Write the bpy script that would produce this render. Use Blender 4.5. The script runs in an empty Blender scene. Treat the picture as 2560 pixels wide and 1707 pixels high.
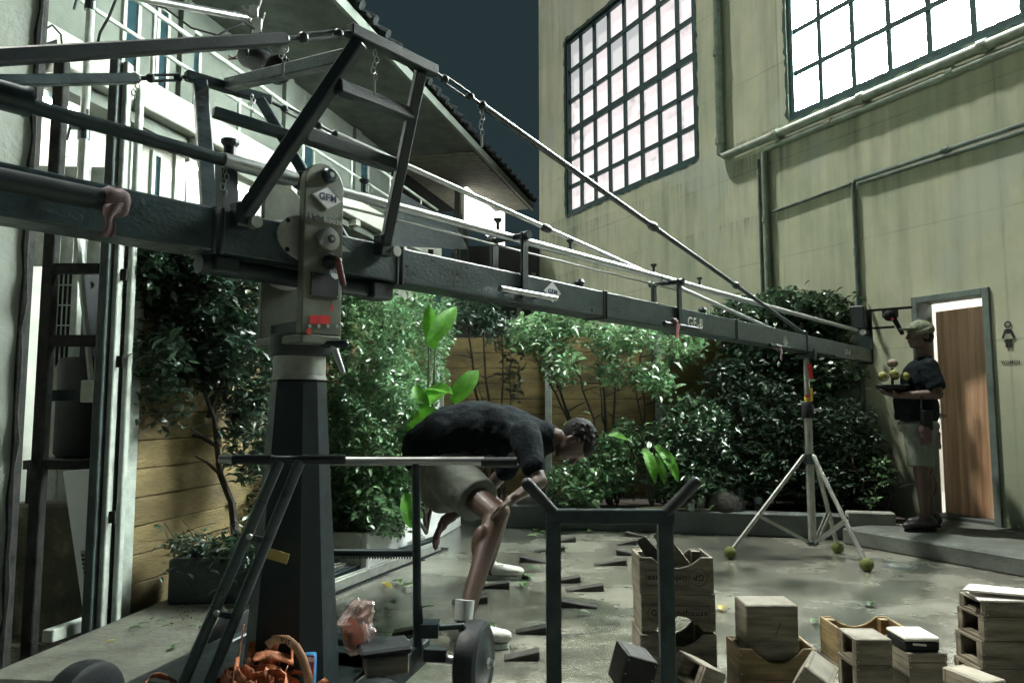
import bpy, bmesh, math, random
import numpy as np
from mathutils import Vector, Matrix, Quaternion
random.seed(7)
scene = bpy.context.scene
COL = scene.collection
# ------------------------------------------------------------------ camera
FPX, PITCH, CH = 1850.0, math.atan(167/1850.0), 1.12
cam_d = bpy.data.cameras.new('camera'); cam = bpy.data.objects.new('camera', cam_d); COL.objects.link(cam)
cam_d.sensor_width = 36; cam_d.lens = 36*FPX/2560; cam_d.clip_end = 400; cam_d.clip_start = .05
cam.location = (0, 0, CH); cam.rotation_euler = (math.pi/2+PITCH, 0, 0)
scene.camera = cam
# ------------------------------------------------------------------ night sky, key light, exposure
world = bpy.data.worlds.new('World'); scene.world = world; world.use_nodes = True
wn = world.node_tree; bg = wn.nodes['Background']
SUN_EL, SUN_AZ = math.radians(65), math.radians(156)      # azimuth measured from +X towards +Y
sky = wn.nodes.new('ShaderNodeTexSky'); sky.sky_type = 'NISHITA'; sky.sun_disc = False
sky.sun_elevation = SUN_EL; sky.sun_rotation = math.pi/2-SUN_AZ
mixn = wn.nodes.new('ShaderNodeMix'); mixn.data_type = 'RGBA'; mixn.inputs[0].default_value = .96
wn.links.new(sky.outputs[0], mixn.inputs[6]); mixn.inputs[7].default_value = (.54, .97, 1.04, 1)
wn.links.new(mixn.outputs[2], bg.inputs[0]); bg.inputs[1].default_value = .033
sun_d = bpy.data.lights.new('sun', 'SUN'); sun_d.energy = 4.7; sun_d.angle = math.radians(3); sun_d.color = (1, .985, .90)
sun = bpy.data.objects.new('sun', sun_d); COL.objects.link(sun)
L = Vector((math.cos(SUN_EL)*math.cos(SUN_AZ), math.cos(SUN_EL)*math.sin(SUN_AZ), math.sin(SUN_EL)))
sun.rotation_euler = L.to_track_quat('Z', 'Y').to_euler(); sun.location = L*30
scene.view_settings.view_transform = 'Standard'; scene.view_settings.look = 'None'
scene.view_settings.exposure = 0.0; scene.view_settings.gamma = 1
scene.render.engine = 'CYCLES'
# ------------------------------------------------------------------ measuring: a pixel of the photograph (2560 wide) -> a place
FWD = Vector((0, math.cos(PITCH), math.sin(PITCH))); UPV = Vector((0, -math.sin(PITCH), math.cos(PITCH)))
C0 = Vector((0, 0, CH))
def ray(u, v): return Vector((1, 0, 0))*(u-1280) + FWD*FPX + UPV*(853.5-v)
def at(u, v, Y): d = ray(u, v); return C0 + d*(Y/d.y)
def dz(u, v, Y): return at(u*1.08844, v*1.08844, Y)          # same, measured on the 2352-wide view
def gnd(u, v, z=0.0): d = ray(u, v); return C0 + d*((z-CH)/d.z)
def onp(u, v, p, n): d = ray(u, v); return C0 + d*((p-C0).dot(n)/d.dot(n))
V = Vector
# ------------------------------------------------------------------ node materials
MATS = {}
def mat(name, base, rough=.6, metal=0., var=.25, scale=6., bump=.0, bscale=40., c2=None, stretch=(1, 1, 1), spec=.5, rvar=.15, coat=0, island=0., trans=0., detail=6, c3=None, lucent=0.):
    m = bpy.data.materials.new(name); m.use_nodes = True; MATS[name] = m
    nt = m.node_tree; n, l = nt.nodes, nt.links; p = n['Principled BSDF']
    tc = n.new('ShaderNodeTexCoord'); mp = n.new('ShaderNodeMapping'); mp.inputs['Scale'].default_value = stretch
    l.new(tc.outputs['Object'], mp.inputs[0])
    nz = n.new('ShaderNodeTexNoise'); nz.inputs['Scale'].default_value = scale; nz.inputs['Detail'].default_value = detail; nz.inputs['Roughness'].default_value = .65
    l.new(mp.outputs[0], nz.inputs['Vector'])
    cr = n.new('ShaderNodeValToRGB'); e = cr.color_ramp.elements
    b2 = c2 or tuple(c*(1-var) for c in base)
    b1 = tuple(min(1, c*(1+var*.6)) for c in base)
    e[0].position, e[1].position = .32, .68
    e[0].color = (*b2, 1); e[1].color = (*b1, 1)
    if c3:
        x = e.new(.5); x.color = (*c3, 1)
    l.new(nz.outputs[0], cr.inputs[0]); out = cr.outputs[0]
    if island:
        g = n.new('ShaderNodeNewGeometry'); mm = n.new('ShaderNodeMapRange'); mm.inputs[3].default_value = 1-island; mm.inputs[4].default_value = 1+island
        l.new(g.outputs['Random Per Island'], mm.inputs[0])
        hs = n.new('ShaderNodeHueSaturation'); l.new(mm.outputs[0], hs.inputs['Value']); l.new(out, hs.inputs['Color'])
        m2 = n.new('ShaderNodeMapRange'); m2.inputs[3].default_value = .47; m2.inputs[4].default_value = .53
        ml = n.new('ShaderNodeMath'); ml.operation = 'FRACT'; mk = n.new('ShaderNodeMath'); mk.operation = 'MULTIPLY'; mk.inputs[1].default_value = 7.31
        l.new(g.outputs['Random Per Island'], mk.inputs[0]); l.new(mk.outputs[0], ml.inputs[0]); l.new(ml.outputs[0], m2.inputs[0]); l.new(m2.outputs[0], hs.inputs['Hue'])
        out = hs.outputs[0]
    l.new(out, p.inputs['Base Color'])
    p.inputs['Metallic'].default_value = metal; p.inputs['Specular IOR Level'].default_value = spec
    mr = n.new('ShaderNodeMapRange'); mr.inputs[3].default_value = max(.04, rough-rvar); mr.inputs[4].default_value = min(1, rough+rvar)
    n2 = n.new('ShaderNodeTexNoise'); n2.inputs['Scale'].default_value = scale*2.3; n2.inputs['Detail'].default_value = 5
    l.new(mp.outputs[0], n2.inputs['Vector']); l.new(n2.outputs[0], mr.inputs[0]); l.new(mr.outputs[0], p.inputs['Roughness'])
    if bump:
        n3 = n.new('ShaderNodeTexNoise'); n3.inputs['Scale'].default_value = bscale; n3.inputs['Detail'].default_value = 4
        l.new(mp.outputs[0], n3.inputs['Vector'])
        b = n.new('ShaderNodeBump'); b.inputs['Strength'].default_value = bump; b.inputs['Distance'].default_value = .01
        l.new(n3.outputs[0], b.inputs['Height']); l.new(b.outputs[0], p.inputs['Normal'])
    if coat: p.inputs['Coat Weight'].default_value = coat; p.inputs['Coat Roughness'].default_value = .2
    if trans: p.inputs['Transmission Weight'].default_value = trans
    if lucent:                                                   # thin blades let light through
        tb = n.new('ShaderNodeBsdfTranslucent'); g2 = n.new('ShaderNodeHueSaturation'); g2.inputs['Value'].default_value = 1.6; g2.inputs['Saturation'].default_value = 1.0
        l.new(out, g2.inputs['Color']); l.new(g2.outputs[0], tb.inputs[0]); ms = n.new('ShaderNodeMixShader'); ms.inputs[0].default_value = lucent
        l.new(p.outputs[0], ms.inputs[1]); l.new(tb.outputs[0], ms.inputs[2]); l.new(ms.outputs[0], n['Material Output'].inputs[0])
    return m
def emis(name, col, strength, dirt=0.):
    m = bpy.data.materials.new(name); m.use_nodes = True; MATS[name] = m
    nt = m.node_tree; n, l = nt.nodes, nt.links; p = n['Principled BSDF']
    p.inputs['Base Color'].default_value = (.7, .7, .7, 1); p.inputs['Roughness'].default_value = .3
    p.inputs['Emission Color'].default_value = (*col, 1); p.inputs['Emission Strength'].default_value = strength
    if dirt:
        tc = n.new('ShaderNodeTexCoord'); nz = n.new('ShaderNodeTexNoise'); nz.inputs['Scale'].default_value = 1.1; nz.inputs['Detail'].default_value = 2
        l.new(tc.outputs['Object'], nz.inputs[0])
        n2 = n.new('ShaderNodeTexNoise'); n2.inputs['Scale'].default_value = 9; n2.inputs['Detail'].default_value = 8; n2.inputs['Roughness'].default_value = .75
        l.new(tc.outputs['Object'], n2.inputs[0])
        a = n.new('ShaderNodeMapRange'); a.inputs[1].default_value = .50; a.inputs[2].default_value = .60; l.new(nz.outputs[0], a.inputs[0])
        b = n.new('ShaderNodeMapRange'); b.inputs[1].default_value = .5; b.inputs[2].default_value = .56; l.new(n2.outputs[0], b.inputs[0])
        k = n.new('ShaderNodeMath'); k.operation = 'MULTIPLY'; l.new(a.outputs[0], k.inputs[0]); l.new(b.outputs[0], k.inputs[1])
        q = n.new('ShaderNodeMath'); q.operation = 'POWER'; q.inputs[0].default_value = dirt; l.new(k.outputs[0], q.inputs[1]); r = n.new('ShaderNodeMath'); r.operation = 'MULTIPLY'; r.inputs[1].default_value = strength; l.new(q.outputs[0], r.inputs[0])
        l.new(r.outputs[0], p.inputs['Emission Strength'])
    return m

black_paint = mat('black_crane_paint', (.008, .017, .019), .45, 0, .35, 9, .08, 120, spec=.5)
beam_paint = mat('worn_dark_paint', (.015, .033, .035), .36, .1, .7, 11, .2, 70, c3=(.02, .04, .042), spec=.6, rvar=.22, stretch=(1, 1, 1.6))
dark_metal = mat('dark_metal', (.034, .05, .052), .35, .6, .4, 12, .05, 90)
steel = mat('brushed_steel', (.42, .43, .42), .34, .85, .12, 5, .03, 150)
alu = mat('dull_aluminium', (.30, .31, .28), .5, .55, .3, 10, .05, 120)
olive_plate = mat('olive_plate', (.105, .115, .085), .5, .25, .3, 11, .06, 100)
rubber = mat('black_rubber', (.011, .015, .017), .55, 0, .4, 16, .1, 100, spec=.35)
chrome = mat('tarnished_chrome', (.34, .35, .32), .38, .75, .3, 9, .05, 100)
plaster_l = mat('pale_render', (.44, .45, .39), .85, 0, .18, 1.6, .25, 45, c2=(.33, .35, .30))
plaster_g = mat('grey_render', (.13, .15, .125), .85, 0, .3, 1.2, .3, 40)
plaster_n = mat('stained_white_render', (.36, .39, .34), .85, 0, .22, 1.3, .35, 40)
concrete = mat('concrete', (.24, .245, .22), .8, 0, .35, 3, .35, 45)
conc_dark = mat('damp_concrete', (.07, .083, .08), .65, 0, .4, 3, .35, 50)
ochre = mat('ochre_plank', (.175, .128, .05), .8, 0, .6, 3.2, .5, 60, stretch=(.5, .5, 1.6))
green_steel = mat('green_window_steel', (.035, .075, .075), .5, .2, .4, 12, .2, 60)
grey_pipe = mat('painted_pipe', (.21, .25, .195), .5, 0, .35, 8, .1, 60)
dark_pipe = mat('dirty_pipe', (.12, .16, .135), .6, 0, .45, 8, .15, 60)
rust = mat('rusty_steel', (.028, .026, .024), .8, .0, .6, 14, .4, 70, c3=(.026, .027, .025), spec=.15)
white_paint = mat('chipped_white_paint', (.40, .44, .39), .55, 0, .3, 14, .15, 70)
white_board = mat('white_board', (.78, .83, .82), .5, 0, .08, 3)
roof_m = mat('roof_tile', (.022, .026, .026), .9, 0, .5, 12, .4, 50, spec=.1)
wood_door = mat('veneer_door', (.70, .46, .30), .45, 0, .5, 2.4, .08, 40, stretch=(5, 5, .22), c2=(.30, .15, .075), c3=(.55, .34, .21))
crate_w = mat('crate_plywood', (.21, .185, .135), .7, 0, .4, 7, .4, 60, stretch=(.6, .6, 5), c2=(.075, .062, .042), c3=(.165, .145, .105))
crate_y = mat('yellow_plywood', (.25, .18, .08), .7, 0, .4, 7, .4, 60, stretch=(.6, .6, 5), c2=(.10, .07, .03), c3=(.20, .14, .06))
dark_wood = mat('dark_wet_wood', (.028, .025, .02), .7, 0, .5, 12, .3, 60, stretch=(1, 1, 2))
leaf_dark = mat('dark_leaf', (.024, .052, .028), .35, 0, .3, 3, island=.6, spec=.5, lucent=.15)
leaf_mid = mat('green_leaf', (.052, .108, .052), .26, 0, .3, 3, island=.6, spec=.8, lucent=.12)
leaf_lit = mat('lit_leaf', (.12, .22, .105), .24, 0, .3, 3, island=.55, spec=.7, lucent=.25)  # lit copy of the leaf: its paler green stands in for light
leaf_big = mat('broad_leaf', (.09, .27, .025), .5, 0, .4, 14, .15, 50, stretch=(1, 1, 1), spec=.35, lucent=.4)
bark = mat('bark', (.045, .038, .03), .85, 0, .5, 14, .6, 60)
skin_m = mat('skin', (.065, .037, .026), .5, 0, .2, 9, .05, 90)
shirt_m = mat('dark_shirt', (.004, .008, .010), .9, 0, .5, 10, .5, 60, spec=.12)
shorts_m = mat('khaki_cloth', (.115, .13, .105), .85, 0, .3, 9, .35, 26)
hair_m = mat('black_hair', (.006, .006, .006), .7, 0, .3, 60, .5, 120, spec=.2)
camo = mat('camouflage_cloth', (.13, .14, .09), .85, 0, .7, 34, .1, 60, c2=(.035, .045, .03))
shoe_w = mat('white_trainer', (.55, .55, .5), .6, 0, .25, 14, .1, 60)
shoe_b = mat('black_shoe', (.015, .015, .016), .5, 0, .2, 14)
ball_m = mat('tennis_felt', (.08, .10, .02), .95, 0, .35, 30, .3, 160)
red_tape = mat('red_tape', (.55, .02, .02), .4, 0, .25, 30)
yellow_tape = mat('yellow_tape', (.55, .38, .05), .5, 0, .2, 20)
red_grip = mat('maroon_handle', (.09, .018, .02), .4, 0, .2, 20)
strap_m = mat('orange_webbing', (.50, .17, .07), .7, 0, .45, 26, .4, 120, c2=(.16, .035, .016))
cloth_m = mat('mauve_rag', (.15, .10, .105), .9, 0, .3, 12, .4, 30)
plate_w = mat('white_badge', (.66, .67, .68), .4, 0, .1, 20)
ink_blue = mat('navy_ink', (.012, .03, .09), .5, 0, .1, 20)
ink_black = mat('black_ink', (.012, .012, .012), .6, 0, .1, 20)
ink_grey = mat('pale_ink', (.45, .44, .38), .6, 0, .2, 20)
ink_white = mat('white_stencil', (.62, .62, .58), .6, 0, .3, 30)
blue_m = mat('blue_print', (.04, .2, .42), .4, 0, .3, 30)
black_matt = mat('matt_black', (.010, .012, .013), .7, 0, .3, 12, spec=.25)
paper_m = mat('paper', (.60, .57, .53), .8, 0, .12, 9)
cream_box = mat('cream_plastic', (.55, .56, .48), .5, 0, .15, 6)
dirty_glass = mat('dark_glass', (.02, .05, .06), .12, 0, .3, 3)
moss = mat('mossy_render', (.13, .12, .075), .95, 0, .6, 4.5, .6, 30, c2=(.02, .025, .02), c3=(.06, .058, .036))
lit_pane = emis('frosted_lit_pane', (.90, .81, .815), 1.0, .62)
bright_pane = emis('bright_frosted_pane', (.90, 1, .95), 150, .0045)
dim_pane = emis('clouded_lit_pane', (.86, .86, .88), .58, 1.3)
lit_lamp = emis('lit_fluorescent', (1, .96, .9), 22)
lit_canopy = emis('lit_canopy_panel', (1, .93, .88), 4)
lit_tube = emis('lit_tube', (1, .97, .92), 85)
bag_m = mat('thin_plastic', (.92, .80, .75), .18, 0, .08, 9, .2, 25, trans=.72)
cup_m = mat('clear_cup', (.55, .6, .58), .2, 0, .1, 9, trans=.6)
fruit_m = mat('orange_food', (.65, .16, .06), .5, 0, .5, 14)

# ------------------------------------------------------------------ mesh building
class MB:
    def __init__(s): s.v = []; s.f = []
    def add(s, vs, fs):
        o = len(s.v); s.v += [Vector(x) for x in vs]; s.f += [tuple(i+o for i in f) for f in fs]; return s
    def box(s, c, size, ax=None):
        """axis aligned or oriented box: centre, full sizes, axes (3 vectors)"""
        ax = ax or (V((1, 0, 0)), V((0, 1, 0)), V((0, 0, 1))); c = V(c)
        h = [ax[i]*(size[i]/2) for i in range(3)]
        vs = [c+h[0]*a+h[1]*b+h[2]*d for a in (-1, 1) for b in (-1, 1) for d in (-1, 1)]
        return s.add(vs, [(0, 1, 3, 2), (4, 6, 7, 5), (0, 4, 5, 1), (2, 3, 7, 6), (0, 2, 6, 4), (1, 5, 7, 3)])
    def bar(s, p0, p1, w, h, up=V((0, 0, 1))):
        p0, p1 = V(p0), V(p1); d = (p1-p0); ln = d.length; d.normalize()
        a = d.cross(up)
        if a.length < 1e-4: a = d.cross(V((0, 1, 0)))
        a.normalize(); b = a.cross(d)
        return s.box((p0+p1)/2, (ln, w, h), (d, a, b))
    def tube(s, p0, p1, r, r1=None, seg=12, caps=True):
        r1 = r if r1 is None else r1; p0, p1 = V(p0), V(p1); d = (p1-p0).normalized()
        a = d.orthogonal().normalized(); b = d.cross(a); vs = []
        for p, q in ((p0, r), (p1, r1)):
            for i in range(seg):
                t = 2*math.pi*i/seg; vs.append(p+(a*math.cos(t)+b*math.sin(t))*q)
        fs = [(i, (i+1) % seg, seg+(i+1) % seg, seg+i) for i in range(seg)]
        if caps: fs += [tuple(range(seg))[::-1], tuple(range(seg, 2*seg))]
        return s.add(vs, fs)
    def path(s, pts, r, seg=8):
        pts = [V(p) for p in pts]; n = len(pts); rr = r if isinstance(r, (list, tuple)) else [r]*n; vs = []
        a = (pts[1]-pts[0]).orthogonal().normalized()
        for k, p in enumerate(pts):
            d = (pts[min(k+1, n-1)]-pts[max(k-1, 0)]).normalized()
            a = (a-d*a.dot(d)); a = a.normalized() if a.length > 1e-5 else d.orthogonal().normalized(); b = d.cross(a)
            for i in range(seg):
                t = 2*math.pi*i/seg; vs.append(p+(a*math.cos(t)+b*math.sin(t))*rr[k])
        fs = [(k*seg+i, k*seg+(i+1) % seg, (k+1)*seg+(i+1) % seg, (k+1)*seg+i) for k in range(n-1) for i in range(seg)]
        fs += [tuple(range(seg))[::-1], tuple(range((n-1)*seg, n*seg))]
        return s.add(vs, fs)
    def ball(s, c, r, seg=12, rings=8, ax=None):
        c = V(c); R = r if isinstance(r, (tuple, list)) else (r, r, r); ax = ax or (V((1, 0, 0)), V((0, 1, 0)), V((0, 0, 1)))
        vs = [c-ax[2]*R[2]]
        for j in range(1, rings):
            ph = -math.pi/2+math.pi*j/rings
            for i in range(seg):
                t = 2*math.pi*i/seg
                vs.append(c+ax[0]*R[0]*math.cos(ph)*math.cos(t)+ax[1]*R[1]*math.cos(ph)*math.sin(t)+ax[2]*R[2]*math.sin(ph))
        vs.append(c+ax[2]*R[2]); N = len(vs)-1
        fs = [(0, 1+(i+1) % seg, 1+i) for i in range(seg)]
        for j in range(rings-2):
            for i in range(seg):
                a = 1+j*seg; fs.append((a+i, a+(i+1) % seg, a+seg+(i+1) % seg, a+seg+i))
        a = 1+(rings-2)*seg; fs += [(a+i, a+(i+1) % seg, N) for i in range(seg)]
        return s.add(vs, fs)
    def caps(s, p0, p1, r0, r1, seg=12):
        s.tube(p0, p1, r0, r1, seg); s.ball(p0, r0, seg, 8); s.ball(p1, r1, seg, 8); return s
    def lathe(s, c, axis, prof, seg=24):
        """prof: list of (distance along axis, radius); closed at both ends"""
        c = V(c); d = V(axis).normalized(); a = d.orthogonal().normalized(); b = d.cross(a); vs = []
        for (t, r) in prof:
            for i in range(seg):
                q = 2*math.pi*i/seg; vs.append(c+d*t+(a*math.cos(q)+b*math.sin(q))*r)
        n = len(prof)
        fs = [(k*seg+i, k*seg+(i+1) % seg, (k+1)*seg+(i+1) % seg, (k+1)*seg+i) for k in range(n-1) for i in range(seg)]
        fs += [tuple(range(seg))[::-1], tuple(range((n-1)*seg, n*seg))]
        return s.add(vs, fs)
    def prism(s, pts, off):
        """extrude a planar outline (list of points) by a vector"""
        n = len(pts); off = V(off); vs = [V(p) for p in pts]+[V(p)+off for p in pts]
        return s.add(vs, [tuple(range(n)), tuple(range(2*n-1, n-1, -1))]+[(i, i+n, (i+1) % n+n, (i+1) % n) for i in range(n)])
    def build(s, name, m, parent=None, loc=None, bevel=0., smooth=False, label=None, seg=1):
        me = bpy.data.meshes.new(name); o = bpy.data.objects.new(name, me); COL.objects.link(o)
        org = V((0, 0, 0))
        if parent is None and loc is not None: org = V(loc)
        me.from_pydata([v-org for v in s.v], [], s.f)
        bm = bmesh.new(); bm.from_mesh(me); bmesh.ops.recalc_face_normals(bm, faces=bm.faces); bm.to_mesh(me); bm.free()
        me.materials.append(m)
        if smooth:
            for p in me.polygons: p.use_smooth = True
            if smooth != 'all':
                try: me.set_sharp_from_angle(angle=math.radians(40))
                except Exception: pass
        o.location = org
        if parent: link_child(o, parent)
        if bevel:
            b = o.modifiers.new('bevel', 'BEVEL'); b.width = bevel; b.segments = seg; b.limit_method = 'ANGLE'; b.angle_limit = math.radians(50)
        if label: o['label'] = label
        return o
ROOTLOC = {}
def link_child(o, parent):
    o.parent = parent
    if parent.name in ROOTLOC: o.matrix_parent_inverse = ROOTLOC[parent.name].inverted()
def thing(name, loc, label, cat, group=None, rz=0.):
    o = bpy.data.objects.new(name, None); COL.objects.link(o); o.location = loc; o.rotation_euler = (0, 0, rz); o.empty_display_size = .1
    ROOTLOC[o.name] = Matrix.Translation(V(loc)) @ Matrix.Rotation(rz, 4, 'Z')
    return tag(o, label, cat, group)
def tag(o, label, cat, group=None):
    o['label'] = label; o['category'] = cat
    if group: o['group'] = group
    return o
def struct(o): o['kind'] = 'structure'; return o
def stuff(o): o['kind'] = 'stuff'; return o
def copy_thing(root, loc, rz, label, group=None):
    r = root.copy(); COL.objects.link(r); r.location = loc; r.rotation_euler = (0, 0, rz); r['label'] = label
    if group: r['group'] = group
    for ch in list(root.children):
        c = ch.copy(); COL.objects.link(c); c.parent = r
        for g in list(ch.children):
            d = g.copy(); COL.objects.link(d); d.parent = c
    return r
def text(s, size, origin, right, up, m, parent, name='lettering', depth=.0012, align='CENTER', bold=0., shear=0.):
    """raised lettering in the plane (right, up)"""
    cu = bpy.data.curves.new(name, 'FONT'); cu.body = s; cu.size = size; cu.align_x = align; cu.align_y = 'CENTER'; cu.extrude = depth; cu.offset = bold; cu.shear = shear; cu.space_character = 1.12
    cu.resolution_u = 3
    t = bpy.data.objects.new(name, cu); COL.objects.link(t); dg = bpy.context.evaluated_depsgraph_get(); dg.update()
    me = bpy.data.meshes.new_from_object(t.evaluated_get(dg)); bpy.data.objects.remove(t); bpy.data.curves.remove(cu)
    me.name = name; me.materials.clear(); me.materials.append(m)
    r, u = V(right).normalized(), V(up).normalized(); nn = r.cross(u)
    M = Matrix(((r.x, u.x, nn.x, origin[0]), (r.y, u.y, nn.y, origin[1]), (r.z, u.z, nn.z, origin[2]), (0, 0, 0, 1)))
    me.transform(M)
    o = bpy.data.objects.new(name, me); COL.objects.link(o); link_child(o, parent); return o
def remesh(o, vox, smooth_it=6, fac=.5):
    r = o.modifiers.new('remesh', 'REMESH'); r.mode = 'VOXEL'; r.voxel_size = vox; r.use_smooth_shade = True
    if smooth_it:
        k = o.modifiers.new('smooth', 'SMOOTH'); k.iterations = smooth_it; k.factor = fac
    return o
# ------------------------------------------------------------------ foliage
def leaf_mesh(name, m, parent, clumps, size, seed, up=.35, aspect=.42, loc=None, shell=.0, droop=0.2):
    """clumps: (centre, radii, count). every leaf is a folded four-triangle blade"""
    rng = np.random.default_rng(seed); P = []; 
    for c, r, n in clumps:
        q = rng.normal(size=(n, 3)); q /= np.linalg.norm(q, axis=1)[:, None]
        rad = rng.random(n)**(1/3.); rad = shell+(1-shell)*rad
        q = q*rad[:, None]*(1+.12*np.sin(q[:, :1]*7+q[:, 2:]*9+seed))
        P.append(np.array(c)+q*np.array(r))
    P = np.concatenate(P); P[:, 2] = np.maximum(P[:, 2], .03); n = len(P)
    d = rng.normal(size=(n, 3)); d[:, 2] = d[:, 2]*.5-droop; d /= np.linalg.norm(d, axis=1)[:, None]
    nn = rng.normal(size=(n, 3)); nn[:, 2] += up*4; nn -= d*(nn*d).sum(1)[:, None]; nn /= np.linalg.norm(nn, axis=1)[:, None]
    a = np.cross(d, nn); s = size*rng.uniform(.55, 1.25, n)[:, None]
    w = s*aspect*.5*rng.uniform(.8, 1.2, (n, 1))
    vs = np.stack([P, P+d*s*.45+a*w+nn*w*.35, P+d*s*.5, P+d*s*.45-a*w+nn*w*.35, P+d*s-nn*s*.12], 1).reshape(-1, 3)
    base = (np.arange(n)*5)[:, None, None]
    fs = (np.array([[0, 2, 1], [0, 3, 2], [1, 2, 4], [2, 3, 4]])[None]+base).reshape(-1, 3)
    org = np.array(loc) if (loc is not None and parent is None) else np.zeros(3)
    me = bpy.data.meshes.new(name); me.vertices.add(len(vs)); me.vertices.foreach_set('co', (vs-org).ravel())
    me.loops.add(fs.size); me.loops.foreach_set('vertex_index', fs.ravel().astype(np.int32))
    me.polygons.add(len(fs)); me.polygons.foreach_set('loop_start', np.arange(0, fs.size, 3, dtype=np.int32))
    me.update(calc_edges=True); me.materials.append(m)
    o = bpy.data.objects.new(name, me); COL.objects.link(o); o.location = org
    if parent: link_child(o, parent)
    return o
def blade(mb, p, tip, wid, up, arch=.15, segs=8, wave=.0):
    """one broad leaf with a raised midrib and curved outline"""
    p, tip = V(p), V(tip); d = tip-p; ln = d.length; dn = d.normalized(); side = dn.cross(V(up)).normalized(); nrm = side.cross(dn)
    vs = []
    for k in range(segs+1):
        t = k/segs; c = p+d*t+nrm*math.sin(t*math.pi)*arch*ln*.5
        w = wid*.5*(math.sin(math.pi*min(1, t*.92+.08))**.7)*(1 if t < .97 else .25)+.002
        wv = math.sin(k*2.1)*wave*wid
        vs += [c-side*w+nrm*(w*.35+wv), c-side*w*.5+nrm*(w*.22-wv*.5), c, c+side*w*.5+nrm*(w*.22+wv*.5), c+side*w+nrm*(w*.35-wv)]
    fs = [(k*5+i, k*5+i+1, k*5+i+6, k*5+i+5) for k in range(segs) for i in range(4)]
    return mb.add(vs, fs)
# ================================================================== THE SETTING
# ---- ground: wet concrete yard
def wet_ground():
    m = bpy.data.materials.new('wet_concrete'); m.use_nodes = True; nt = m.node_tree; n, l = nt.nodes, nt.links; p = n['Principled BSDF']
    tc = n.new('ShaderNodeTexCoord')
    def noise(sc, det=5, ro=.6, st=(1, 1, 1)):
        mp = n.new('ShaderNodeMapping'); mp.inputs['Scale'].default_value = st; l.new(tc.outputs['Object'], mp.inputs[0])
        z = n.new('ShaderNodeTexNoise'); z.inputs['Scale'].default_value = sc; z.inputs['Detail'].default_value = det; z.inputs['Roughness'].default_value = ro
        l.new(mp.outputs[0], z.inputs[0]); return z.outputs[0]
    wet = noise(.9, 7, .62, (1, 1.4, 1)); fine = noise(38, 4, .7); mid = noise(5, 6, .7)
    cr = n.new('ShaderNodeValToRGB'); e = cr.color_ramp.elements
    e[0].position, e[1].position = .40, .61; e[0].color = (.05, .054, .045, 1); e[1].color = (.31, .305, .25, 1)
    x = e.new(.5); x.color = (.17, .17, .138, 1)
    mx = n.new('ShaderNodeMix'); mx.data_type = 'FLOAT'; mx.inputs[0].default_value = .42; l.new(wet, mx.inputs[2]); m7 = n.new('ShaderNodeMix'); m7.data_type = 'FLOAT'; m7.inputs[0].default_value = .4; l.new(mid, m7.inputs[2]); l.new(noise(75, 3, .8), m7.inputs[3]); l.new(m7.outputs[0], mx.inputs[3])
    l.new(mx.outputs[0], cr.inputs[0]); l.new(cr.outputs[0], p.inputs['Base Color'])
    mr = n.new('ShaderNodeMapRange'); mr.inputs[1].default_value = .38; mr.inputs[2].default_value = .62; mr.inputs[3].default_value = .1; mr.inputs[4].default_value = .36
    l.new(wet, mr.inputs[0]); l.new(mr.outputs[0], p.inputs['Roughness']); p.inputs['Specular IOR Level'].default_value = .8; p.inputs['Coat Weight'].default_value = 1; p.inputs['Coat Roughness'].default_value = .12
    b = n.new('ShaderNodeBump'); b.inputs['Strength'].default_value = .4; b.inputs['Distance'].default_value = .005; l.new(fine, b.inputs['Height'])
    b2 = n.new('ShaderNodeBump'); b2.inputs['Strength'].default_value = .5; b2.inputs['Distance'].default_value = .02; l.new(mid, b2.inputs['Height']); l.new(b.outputs[0], b2.inputs['Normal'])
    l.new(b2.outputs[0], p.inputs['Normal']); b3 = n.new('ShaderNodeBump'); b3.inputs['Strength'].default_value = .35; b3.inputs['Distance'].default_value = .006; l.new(noise(70, 3, .6), b3.inputs['Height']); l.new(b3.outputs[0], p.inputs['Coat Normal']); return m
struct(MB().add([(-90, -90, 0), (90, -90, 0), (90, 90, 0), (-90, 90, 0)], [(0, 1, 2, 3)]).build('ground', wet_ground()))

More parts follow.
